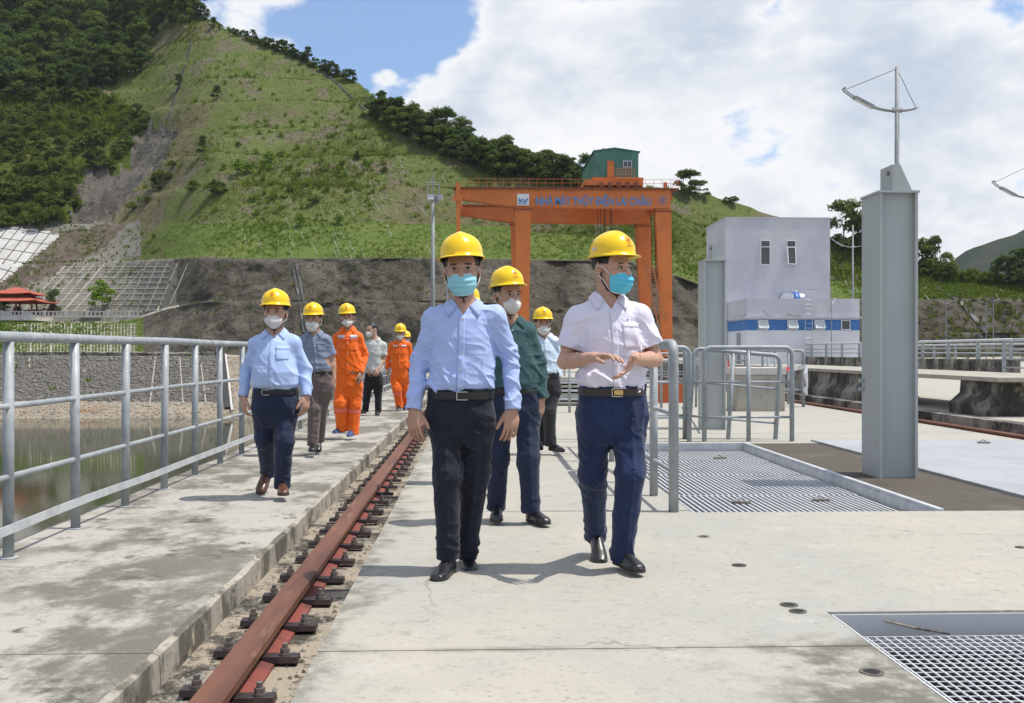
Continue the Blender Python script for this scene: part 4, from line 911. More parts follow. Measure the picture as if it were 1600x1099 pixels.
# ------------------------------------------------------------------ gantry crane
YC, YB = 150.0, 168.0; S_ = YC/F
def cx(px): return ATY(px, 549.5, YC).x
def cz(py): return CAMH+(CY-py)*S_
t = thing('gantry_crane', 'orange gantry crane with green machine house and blue lettering on its girder', 'crane', (cx(930), YC, 0)); G = t
def part(name, b, m, par=None): return obj(name, b, m, par or G, world=True)
for fy, nm in ((YC, 'front'), (YB, 'rear')):
    b = MB(); prof = [(cx(711), cz(295)), (cx(711), cz(310)), (cx(804), cz(323)), (cx(1048), cz(325)), (cx(1048), cz(295))]
    b.prism(prof[::-1], 'y', fy, fy+1.7); gd = part('girder', b, 'crane_orange')
    b = MB(); b.box(cx(709), cx(1060), fy-.35, fy+2.0, cz(295), cz(293)); part('girder_flange', b, 'crane_dark', gd)
    b = MB()
    for k in range(24): x = cx(715+k*14); b.box(x-.06, x+.06, fy-.2, fy-.01, cz(297), cz(295))
    part('stiffener', b, 'crane_dark', gd)
    for (a0, a1, c0, c1, zt) in ((804.5, 829.5, 811, 826, 324), (1024, 1049, 1036, 1051.5, 326)):
        b = MB(); b.hexa([(cx(c0), fy+.2, .5), (cx(c1), fy+.2, .5), (cx(c1), fy+1.5, .5), (cx(c0), fy+1.5, .5)], [(cx(a0), fy-.06, cz(zt)), (cx(a1), fy-.06, cz(zt)), (cx(a1), fy+1.6, cz(zt)), (cx(a0), fy+1.6, cz(zt))])
        lg = part('leg', b, 'crane_orange'); b = MB(); b.box(cx(a0)-.12, cx(a1)+.12, fy-.16, fy+1.7, cz(zt+4), cz(zt+2.2)); part('leg_collar', b, 'crane_dark', lg)
for c in (818, 1044):
    b = MB(); b.box(cx(c)-.8, cx(c)+.8, YC-2, YB+3.4, .35, 1.6); part('bogie_beam', b, 'crane_orange')
    for yy in (YC-1, YC+1.5, YB, YB+2.5): part('wheel', MB().tube([(cx(c)-.25, yy, .35), (cx(c)+.25, yy, .35)], .35, 14), 'crane_dark')
for x in (711.5, 1046): part('end_tie', MB().box(cx(x)-.05, cx(x)+.75, YC+1.72, YB-.02, cz(309), cz(297)), 'crane_orange')
b = MB(); b.box(cx(711)-.35, cx(722), YC-.5, YC-.37, cz(315), cz(308)); b.box(cx(713), cx(719.5), YC-.36, YC-.05, cz(400), cz(290)); part('end_post', b, 'crane_orange')
part('end_post', MB().box(cx(713), cx(717), YC-.3, YC+.3, cz(293), cz(285)), 'crane_orange'); part('end_post', MB().box(cx(1037), cx(1042), YC-.3, YC+.3, cz(293), cz(284)), 'crane_orange')
# walkway rails on top of the girder
b = MB()
for k in range(27): x = cx(722+k*13); b.tube([(x, YC-.3, cz(293)), (x, YC-.3, cz(280))], .035, 4, False)
for zz in (280, 286): b.tube([(cx(722), YC-.3, cz(zz)), (cx(1060), YC-.3, cz(zz))], .035, 4, False)
b.tube([(cx(1060), YC-.3, cz(280)), (cx(1060), YC+2.0, cz(280))], .035, 4); b.tube([(cx(1048), YC-.3, cz(293)), (cx(1060), YC-.3, cz(281))], .05, 4); part('top_guardrail', b, 'crane_orange').__setitem__('kind', 'stuff')
# trolley and machine house
hx0, hx1 = cx(930), cx(998.5); hz0, hz1, hzr = cz(275), cz(235), cz(229.5)
tr = part('trolley_frame', MB().box(hx0-1.6, hx1+.6, YC-.2, YB+1, cz(289), cz(281)), 'crane_orange')
part('trolley_beam', MB().box(hx0-.4, hx1+.7, YC+.2, YC+1.2, cz(281), cz(276)).box(cx(958), cx(1000), YC-.6, YC-.25, cz(280), cz(277)), 'crane_orange', tr)
for k in range(5): x = hx0+.8+k*1.3; part('trolley_wheel', MB().tube([(x, YC-.35, cz(288)), (x, YC-.21, cz(288))], .38, 10), 'crane_dark', tr)
b = MB(); n = 46                                                    # corrugated walls
def corrx(x0, x1, y_, z0, zt, out):
    for k in range(n):
        xa, xb = x0+(x1-x0)*k/n, x0+(x1-x0)*(k+1)/n; d1 = out*(.06 if k % 2 else 0); d2 = out*(0 if k % 2 else .06)
        b.add([(xa, y_+d1, z0), (xb, y_+d2, z0), (xb, y_+d2, zt(xb)), (xa, y_+d1, zt(xa))], [(0, 1, 2, 3)])
def roofz(x): u = (x-hx0)/(hx1-hx0); return hz1+(hzr-hz1)*(1-abs(u-.45)/.55)-.02
corrx(hx0, hx1, YC+.6, hz0, roofz, -1); corrx(hx0, hx1, YB, hz0, roofz, 1)
for k in range(60):
    y0, y1 = YC+.6+(YB-YC-.6)*k/60, YC+.6+(YB-YC-.6)*(k+1)/60; d = .06 if k % 2 else 0; e = 0 if k % 2 else .06
    b.add([(hx0-d, y0, hz0), (hx0-e, y1, hz0), (hx0-e, y1, hz1), (hx0-d, y0, hz1)], [(0, 1, 2, 3)]); b.add([(hx1+d, y0, hz0), (hx1+e, y1, hz0), (hx1+e, y1, hz1), (hx1+d, y0, hz1)], [(0, 1, 2, 3)])
hs = part('machine_house', b, 'house_green')
b = MB(); xm = hx0+(hx1-hx0)*.45
for xa, xb in ((hx0-.25, xm), (xm, hx1+.25)): b.hexa([(xa, YC+.3, roofz(xa)), (xb, YC+.3, roofz(xb)), (xb, YB+.3, roofz(xb)), (xa, YB+.3, roofz(xa))], [(xa, YC+.3, roofz(xa)+.12), (xb, YC+.3, roofz(xb)+.12), (xb, YB+.3, roofz(xb)+.12), (xa, YB+.3, roofz(xa)+.12)])
part('house_roof', b, 'house_green', hs)
part('house_door', MB().box(cx(949.5), cx(960), YC+.42, YC+.52, cz(275), cz(249.5)), 'crane_orange', hs)
wd = part('house_window', MB().box(cx(974.5), cx(988), YC+.44, YC+.52, cz(259.5), cz(249)), 'white_paint', hs); part('pane', MB().box(cx(975.5), cx(980.6), YC+.40, YC+.438, cz(258.5), cz(250)).box(cx(981.6), cx(987), YC+.40, YC+.438, cz(258.5), cz(250)), 'glass_dark', hs)
b = MB()
for k in range(8): x = cx(958+k*4.6); b.tube([(x, YC-.6, cz(277)), (x, YC-.6, cz(263))], .04, 4, False)
for zz in (263, 268, 272): b.tube([(cx(958), YC-.6, cz(zz)), (cx(990), YC-.6, cz(zz))], .04, 4, False)
part('platform_guardrail', b, 'crane_orange', tr).__setitem__('kind', 'stuff')
part('roof_vane', MB().tube([(cx(948), YC+4, cz(231)), (cx(948), YC+4, cz(222))], .05, 5).tube([(cx(946), YC+4, cz(223)), (cx(950), YC+4, cz(223))], .07, 5), 'cable', hs)
b = MB()
for px in (942, 946, 952, 953.5, 962, 964): b.tube([(cx(px), YC+6, cz(290)), (cx(px), YC+6, 3.0)], .05, 5, False)
part('hoist_rope', b, 'cable', tr).__setitem__('kind', 'stuff')
part('hook_block', MB().box(cx(944), cx(962), YC+5.5, YC+6.5, 2.0, 3.2), 'crane_dark', tr)
# lettering
def text(body, size, loc, m, par, name, ext=.03, width=None):
    cu = bpy.data.curves.new(name, 'FONT'); cu.body = body; cu.size = size; cu.extrude = ext; cu.align_x = 'LEFT'; cu.offset = size*.03
    o = bpy.data.objects.new(name, cu); COL.objects.link(o); bpy.context.view_layer.update()
    me = bpy.data.meshes.new_from_object(o.evaluated_get(bpy.context.evaluated_depsgraph_get())); bpy.data.objects.remove(o)
    me.name = name; me.materials.clear(); me.materials.append(MAT[m])
    co = np.zeros(len(me.vertices)*3, dtype=np.float32); me.vertices.foreach_get('co', co); co = co.reshape(-1, 3)
    if width: co[:, 0] = (co[:, 0]-co[:, 0].min())*width/(co[:, 0].max()-co[:, 0].min())
    v = np.stack([co[:, 0], -co[:, 2], co[:, 1]], 1); me.vertices.foreach_set('co', v.ravel()); me.update()
    return link(name, me, par, (loc[0]-par.location.x, loc[1]-par.location.y, loc[2]-par.location.z))
lt = text('NHÀ MÁY THỦY DIỆN LAI CHÂU', 1.62, (cx(837.5), YC-.03, cz(319.8)), 'letter_blue', G, 'lettering', .02, cx(1017)-cx(837.5))
def tw_(s_):
    o_ = text(s_, 1.62, (0, 0, 0), 'letter_blue', G, 'probe'); xs = [v.co.x for v in o_.data.vertices]; bpy.data.objects.remove(o_); return min(xs), max(xs)
f0, f1 = tw_('NHÀ MÁY THỦY DIỆN LAI CHÂU'); a_, a1_ = tw_('NHÀ MÁY THỦY D'); d0_, d1_ = tw_('D')
kk = (cx(1017)-cx(837.5))/(f1-f0); xd = cx(837.5)+(a1_-(d1_-d0_)-f0)*kk
part('letter_bar', MB().box(xd-.22, xd+.5, YC-.075, YC-.052, cz(314.7), cz(313.0)), 'letter_blue')
sg = part('logo_plate', MB().box(cx(808), cx(826.5), YC-.06, YC-.004, cz(321), cz(303)), 'white_paint')
b = MB()
for i, zc in enumerate((313, 316)):
    pts = [(cx(810+k*1.4), YC-.085, cz(zc+1.5*math.sin(k*1.05+i*.6))) for k in range(11)]
    for p, q in zip(pts[:-1], pts[1:]): b.bar(p, q, .03, .14)
b.bar((cx(810.5), YC-.08, cz(310)), (cx(813), YC-.08, cz(314)), .03, .2); b.bar((cx(824), YC-.08, cz(310)), (cx(821.5), YC-.08, cz(314)), .03, .2); b.bar((cx(811), YC-.08, cz(319)), (cx(823.5), YC-.08, cz(319)), .03, .10)
part('logo_wave', b, 'letter_blue', sg)
b = MB(); pts = arc((cx(1036), YC-.04, cz(312)), .75, 0, 2*math.pi, 20, (1, 0, 0), (0, 0, 1))
for k in range(0, 20, 2): b.bar(pts[k], pts[k+1], .03, .12)
b.bar((cx(1032.5), YC-.04, cz(310)), (cx(1039.5), YC-.04, cz(310)), .03, .14); b.bar((cx(1032), YC-.04, cz(314)), (cx(1040), YC-.04, cz(314)), .03, .14); b.bar((cx(1036), YC-.04, cz(317)), (cx(1036), YC-.04, cz(307)), .03, .14)
part('load_mark', b, 'letter_blue')
# ladder in the right leg bay and stair flight
b = MB()
for x in (1021, 1027): b.tube([(cx(x), YC+1.2, cz(430)), (cx(x)-.2, YC+1.2, cz(327))], .07, 5, False)
for k in range(26): b.tube([(cx(1021), YC+1.2, cz(430-k*4)), (cx(1027), YC+1.2, cz(430-k*4))], .035, 4, False)
b.bar((cx(1016), YC+1.1, cz(430)), (cx(1028), YC+1.1, cz(430)), 1.2, .12)
part('access_ladder', b, 'crane_dark').__setitem__('kind', 'stuff')
b = MB(); A0, A1 = Vector((cx(1006), YC-1.0, cz(415))), Vector((cx(1026), YC-1.0, cz(505)))
for dx in (0, 12): b.bar(A0+Vector((dx*S_, 0, 0)), A1+Vector((dx*S_, 0, 0)), .1, .22)
for k in range(22): p = A0.lerp(A1, k/22); b.bar(p, p+Vector((12*S_, 0, 0)), .3, .06)
part('stair_flight', b, 'rust_stair').__setitem__('kind', 'stuff')
# ------------------------------------------------------------------ grey control building
YA, YT = 66.0, 71.0
def ax(px, Y_=YA): return ATY(px, 549.5, Y_).x
def az(py, Y_=YA): return CAMH+(CY-py)*Y_/F
B = thing('control_building', 'pale lilac plastered control building with blue band and roof water tank', 'building', (ax(1240), YA, .118)); G = B
X0, X1 = ax(1134, YT), ax(1297, YT); ZTp = az(339, YT)
def bpart(name, b, m, par=None, bevel=0):
    return obj(name, b, m, par or B, world=True)
tw = bpart('tower_wall', MB().box(X0, X1, YT, YT+6, .1, ZTp-.0), 'plaster_lilac')
bpart('roof_coping', MB().box(X0-.04, X1+.04, YT-.04, YT+6.04, ZTp, ZTp+.06), 'plaster_lilac', tw)
A_0, A_1 = ax(1167), ax(1343); zc = az(496); zp = az(466)
an = bpart('annex_wall', MB().box(A_0, A_1, YA, YT-.004, .1, az(516)).box(A_0, A_1, YA, YT-.004, az(499), zc-.04), 'plaster_white')
bpart('blue_band', MB().box(A_0-.004, A_1+.004, YA-.006, YT-.01, az(516), az(499)), 'band_blue', an)
bpart('cornice', MB().box(A_0-.22, A_1+.30, YA-.28, YT-.006, zc-.04, zc+.07), 'plaster_lilac', an)
pa = bpart('roof_parapet', MB().box(A_0, A_1, YA, YA+.15, zc+.07, zp).box(A_0, A_0+.15, YA+.15, YT-.006, zc+.07, zp).box(A_1-.15, A_1, YA+.15, YT-.006, zc+.07, zp), 'plaster_lilac', an)
lw = bpart('low_wall', MB().box(A_1+.01, ax(1370), YA+.6, YA+.9, .1, az(535)), 'plaster_lilac')
# windows
def window(x0, x1, z0, z1, y_, par, split=None, open_=0):
    f = .05; w_ = MB(); w_.box(x0, x1, y_-.05, y_-.004, z0, z0+f).box(x0, x1, y_-.05, y_-.004, z1-f, z1).box(x0, x0+f, y_-.05, y_-.004, z0+f, z1-f).box(x1-f, x1, y_-.05, y_-.004, z0+f, z1-f)
    if split: w_.box(x0+f, x1-f, y_-.05, y_-.004, split-f/2, split+f/2)
    fr = bpart('window_frame', w_, 'white_paint', par)
    zt = split-f/2 if split else z1-f
    bpart('recess', MB().box(x0+f, x1-f, y_-.012, y_-.006, z0+f, z1-f), 'glass_dark', par)
    if open_:                                       # top-hung sash pushed outwards
        h = zt-z0-f; dy, dz = h*math.sin(open_), h*math.cos(open_)
        s = MB()
        def q(u, v): return Vector((x0+f+u*(x1-x0-2*f), y_-.05-dy*v, zt-dz*v))
        e = .06
        for (u0, v0, u1, v1) in ((0, 0, 1, 0), (0, 1, 1, 1), (0, 0, 0, 1), (1, 0, 1, 1)): s.bar(q(u0, v0), q(u1, v1), e, e)
        bpart('sash', s, 'white_paint', par); s = MB(); s.add([q(0, 0), q(1, 0), q(1, 1), q(0, 1)], [(0, 1, 2, 3)]); bpart('pane', s, 'glass_dark' if open_ < .3 else 'lamp_glass', par)
for p0_, p1_, op in ((1188, 1203.5, 0), (1229, 1243.5, .16)): window(ax(p0_, YT), ax(p1_, YT), az(413, YT), az(374, YT), YT, tw, az(384.5, YT), op)
for p0_, p1_, op in ((1184, 1200, .5), (1230, 1246, .5), (1272, 1288, .5), (1314, 1328.5, 0)): window(ax(p0_), ax(p1_), az(515.5), az(499.8), YA-.008, an, None, op)
bpart('door', MB().box(A_0-.03, A_0-.003, YA+1.6, YA+2.5, .12, 2.4), 'lamp_grey', an)
b = MB(); xl = ax(1256.5); xr = ax(1267.5)
for x in (xl, xr): b.tube([(x, YA-.22, .25), (x, YA-.22, zp+.1)], .022, 6)
for k in range(14): z_ = .5+k*.31; b.tube([(xl, YA-.22, z_), (xr, YA-.22, z_)], .016, 6)
for z_ in (1.0, 2.6): b.tube([(xl, YA-.22, z_), (xl, YA, z_)], .02, 5).tube([(xr, YA-.22, z_), (xr, YA, z_)], .02, 5)
bpart('wall_ladder', b, 'galvanised_light')
pts = [(ax(1297), YA-.05, .3), (ax(1297), YA-.05, az(451))]; bpart('down_pipe', MB().tube([(ax(1296.5), YA-.33, .2), (ax(1296.5), YA-.33, az(451)), (ax(1266), YA+.5, az(451))], .03, 7), 'lamp_grey')
bpart('roof_pipe', MB().tube([(ax(1297), YA-.1, zc+.1), (ax(1299), YA-.05, zc+.8), (ax(1305), YA+.05, zp+.05), (ax(1308), YA+.2, zp-.05)], .035, 7), 'white_paint')
bpart('hose', MB().tube([(ax(1193), YA-.03, az(483)), (ax(1198), YA-.05, az(492)), (ax(1210), YA-.25, az(494.5)), (ax(1250), YA-.27, az(494))], .025, 6).tube([(ax(1230), YA-.05, az(489)), (ax(1240), YA-.15, az(492)), (ax(1252), YA-.24, az(493))], .04, 6), 'lamp_grey')
tk = thing('water_tank', 'horizontal stainless steel water tank on the annex roof', 'water tank', (ax(1249), YA+1.6, zc+.3))
r = .78; TX = .72
bb = MB(); pts = []
for u, rr_ in ((-TX-.18, .02), (-TX-.15, .4), (-TX-.06, .68), (-TX, r), (TX-.15, r), (TX, r)): pts.append((u, rr_))
bb.tube([(u, 0, r*.9) for u, _ in pts], [q for _, q in pts], 24); obj('tank_body', bb, 'tank_steel', tk, True)
obj('tank_band', MB().tube([(-.05, 0, r*.9), (.35, 0, r*.9)], r+.01, 24), 'tank_blue', tk, True)
obj('tank_end', MB().tube([(TX, 0, r*.9), (TX+.06, 0, r*.9), (TX+.15, 0, r*.9), (TX+.18, 0, r*.9)], [r, .68, .4, .02], 24), 'tank_blue', tk, True)
obj('stand', MB().box(-.6, -.5, -.6, .6, -.3, .02).box(.5, .6, -.6, .6, -.3, .02), 'lamp_grey', tk)
obj('lid', MB().tube([(.15, 0, r*1.88), (.15, 0, r*1.88+.12)], .22, 12), 'white_paint', tk)
# standpipe valves near the low wall
t = thing('valve_stand', 'small cluster of pipe valves beside the low wall', 'valve', (ax(1352), YA-1, .118)); b = MB()
for k in range(3): b.tube([(k*.35-.3, 0, 0), (k*.35-.3, 0, .45)], .03, 6).tube([(k*.35-.45, 0, .45), (k*.35-.15, 0, .45)], .03, 6)
b.tube([(-.5, 0, .2), (.6, 0, .2)], .03, 6); obj('pipework', b, 'lamp_grey', t)
# ------------------------------------------------------------------ pavilion and balustrade on the far terrace
dP = 206.0; k_ = dP/F
def qx(px): return AT(px, 500, dP)
def qz(py): return CAMH+(CY-py)*k_
c0 = AT(28, 492, dP+4); zt = qz(493.5)
T = thing('pavilion', 'small pavilion with double red tiled roof and dark red posts', 'pavilion', (c0.x, c0.y, zt))
def roof(z0, z1, r0, r1, flare, name):
    b = MB(); n = 10
    for sd in range(4):
        a0, a1 = sd*math.pi/2-math.pi/4, sd*math.pi/2+math.pi/4
        def f(u, v):
            r_ = (r1+(r0-r1)*v); c = Vector((r_*math.sqrt(2)*math.cos(a0), r_*math.sqrt(2)*math.sin(a0), 0)).lerp(Vector((r_*math.sqrt(2)*math.cos(a1), r_*math.sqrt(2)*math.sin(a1), 0)), u)
            z = z1+(z0-z1)*(v**.75) + flare*v*v*(abs(u-.5)*2)**3; c.z = z; return c
        b.grid(f, n, 6)
    o = obj(name, b, 'roof_tile', T, True); m_ = o.modifiers.new('solid', 'SOLIDIFY'); m_.thickness = .15; return o
W = 75*k_/2+1.4
roof(2.75, 3.75, W*.98, W*.50, .28, 'lower_roof'); roof(4.35, 5.75, W*.66, W*.10, .25, 'upper_roof')
obj('clerestory', MB().box(-W*.42, W*.42, -W*.42, W*.42, 3.6, 4.45), 'pavilion_red', T)
obj('ridge', MB().box(-W*.34, W*.34, -.14, .14, 5.5, 5.85), 'balustrade_white', T)
b = MB(); b.add([(-W*.12, -W*.28, 5.0), (W*.30, -W*.28, 5.0), (W*.1, -W*.12, 5.75)], [(0, 1, 2)]); obj('gable_panel', b, 'balustrade_white', T)
for sx in (-1, -.36, .36, 1):
    for sy in (-1, 1): obj('post', MB().tube([(sx*W*.78, sy*W*.78, 0), (sx*W*.78, sy*W*.78, 2.95)], .17, 10), 'pavilion_red', T)
obj('plinth', MB().box(-W*.9, W*.9, -W*.9, W*.9, -1.0, .12), 'balustrade_white', T)
for sx in (-.7, -.1, .5): obj('seat_wall', MB().box(sx*W, sx*W+W*.28, -W*.86, -W*.76, .12, .75), 'balustrade_white', T)
st = thing('stele', 'dark stone stele standing inside the pavilion', 'stele', (c0.x+.1, c0.y-1.0, zt+.12)); obj('slab', MB().prism([(-.6, 0), (.6, 0), (.6, 1.5), (.3, 1.95), (-.3, 1.95), (-.6, 1.5)], 'y', 0, .3), 'cable', st)
p, q = AT(-30, 500, dP-1), AT(222, 500, dP-1); p.z = q.z = zt-.35
t = thing('balustrade', 'long white balustrade along the edge of the far terrace', 'balustrade', tuple(p)); d = (q-p); L_ = d.length; d.normalize()
obj('handrail', MB().bar((0, 0, 1.12), tuple((q-p)+Vector((0, 0, 1.12))), .3, .22), 'balustrade_white', t)
obj('base_rail', MB().bar((0, 0, .16), tuple((q-p)+Vector((0, 0, .16))), .35, .36), 'balustrade_white', t)
n = int(L_/.85); bal = mesh('baluster', *(lambda m_: (m_.v, m_.f))(MB().box(-.17, .17, -.1, .1, .3, 1.02)), 'balustrade_white')
pil = mesh('pier', *(lambda m_: (m_.v, m_.f))(MB().box(-.28, .28, -.22, .22, -.05, 1.38)), 'balustrade_white')
rz = math.atan2(d.y, d.x)
for k in range(n+1):
    if k % 5: link('baluster', bal, t, tuple(d*(k*.85)), (0, 0, rz))
    else: link('pier', pil, t, tuple(d*(k*.85)+Vector((0, -.02, 0))), (0, 0, rz))
# ------------------------------------------------------------------ people
# a figure is grown as implicit surfaces round its joints (one continuous body; clothes, hair, helmet over it)
mat('skin', (.47, .275, .195), [(9, (.52, .305, .22), .42, .62, 4), (40, (.34, .185, .125), .55, .72, 4)], rough=.52, coords='obj', bump=[(120, .1, .001)], spec=.4)
mat('skin_tan', (.42, .24, .168), [(9, (.47, .275, .195), .42, .62, 4)], rough=.5, coords='obj', spec=.4)
def cloth(name, col, v=.12, rough=.85, fine=160, stretch=(1, 1, 1), spec=.25, sheen=.15):
    c2 = tuple(min(1, x*(1+v)) for x in col); c3 = tuple(x*(1-v) for x in col)
    mat(name, col, [(6, c2, .45, .7, 4), (14, c3, .5, .72, 5), (fine, c3, .5, .8, 2)], rough=rough, coords='obj', bump=[(7, .35, .02), (24, .25, .006, stretch), (260, .12, .001)], spec=spec, sheen=sheen)
cloth('shirt_blue', (.40, .50, .80), .06); cloth('shirt_white', (.72, .69, .80), .03); cloth('shirt_teal', (.035, .085, .092), .14)
cloth('shirt_sky', (.42, .54, .82), .07); cloth('shirt_slate', (.20, .235, .33), .10); cloth('shirt_grey', (.46, .48, .46), .08); cloth('shirt_pale', (.58, .68, .80), .05)
cloth('shirt_camo', (.05, .06, .045), .35)
cloth('coverall', (.80, .135, .010), .10, .7); cloth('navy_dark', (.012, .014, .026), .3, .8); cloth('navy', (.014, .026, .075), .25, .8); cloth('navy_mid', (.016, .024, .055), .25, .8)
cloth('taupe', (.135, .105, .098), .14); cloth('black_cloth', (.014, .014, .016), .3); cloth('charcoal', (.03, .03, .033), .25)
mat('belt_leather', (.012, .011, .011), rough=.4, coords='obj'); mat('belt_brown', (.035, .02, .014), rough=.45, coords='obj')
mat('buckle', (.60, .56, .48), rough=.25, metal=.9); mat('buckle_gold', (.62, .42, .15), rough=.3, metal=.8)
mat('shoe_black', (.012, .012, .013), rough=.34, coords='obj', spec=.6); mat('shoe_brown', (.115, .045, .025), [(20, (.07, .03, .018), .45, .65)], rough=.32, coords='obj'); mat('shoe_blue', (.035, .075, .19), rough=.7, coords='obj')
mat('sole_dark', (.02, .018, .016), rough=.7); mat('sole_white', (.6, .6, .6), rough=.7)
mat('helmet_yellow', (.86, .56, .006), [(8, (.82, .52, .005), .4, .65, 3)], rough=.24, coords='obj', spec=.5, bump=[(30, .03, .002)])
mat('emblem_red', (.42, .03, .015), rough=.5); mat('strap', (.018, .022, .024), rough=.7); mat('hair', (.011, .010, .010), [(60, (.03, .028, .026), .5, .7)], rough=.5, coords='obj', bump=[(160, .6, .004)])
mat('mask_blue', (.27, .57, .66), [(30, (.31, .61, .70), .45, .65)], rough=.85, coords='obj', bump=[(14, .3, .006, (.3, .3, 3)), (200, .2, .001)]); mat('mask_cyan', (.10, .52, .70), [(30, (.14, .57, .74), .45, .65)], rough=.85, coords='obj', bump=[(14, .3, .006, (.3, .3, 3)), (200, .2, .001)])
mat('mask_white', (.66, .65, .62), [(25, (.60, .59, .56), .45, .65)], rough=.85, coords='obj', bump=[(18, .2, .004)])
mat('eye_dark', (.015, .011, .009), rough=.2); mat('brow', (.06, .042, .032), rough=.8); mat('eye_white', (.50, .46, .43), rough=.3); mat('button', (.62, .62, .64), rough=.4); mat('tag_white', (.62, .62, .64), [(90, (.10, .13, .3), .55, .62, 2, (1, 1, 3))], rough=.7, coords='obj'); mat('reflex', (.80, .16, .10), rough=.35); mat('logo_ink', (.05, .07, .16), rough=.7); mat('mask_edge', (.72, .76, .77), rough=.85)

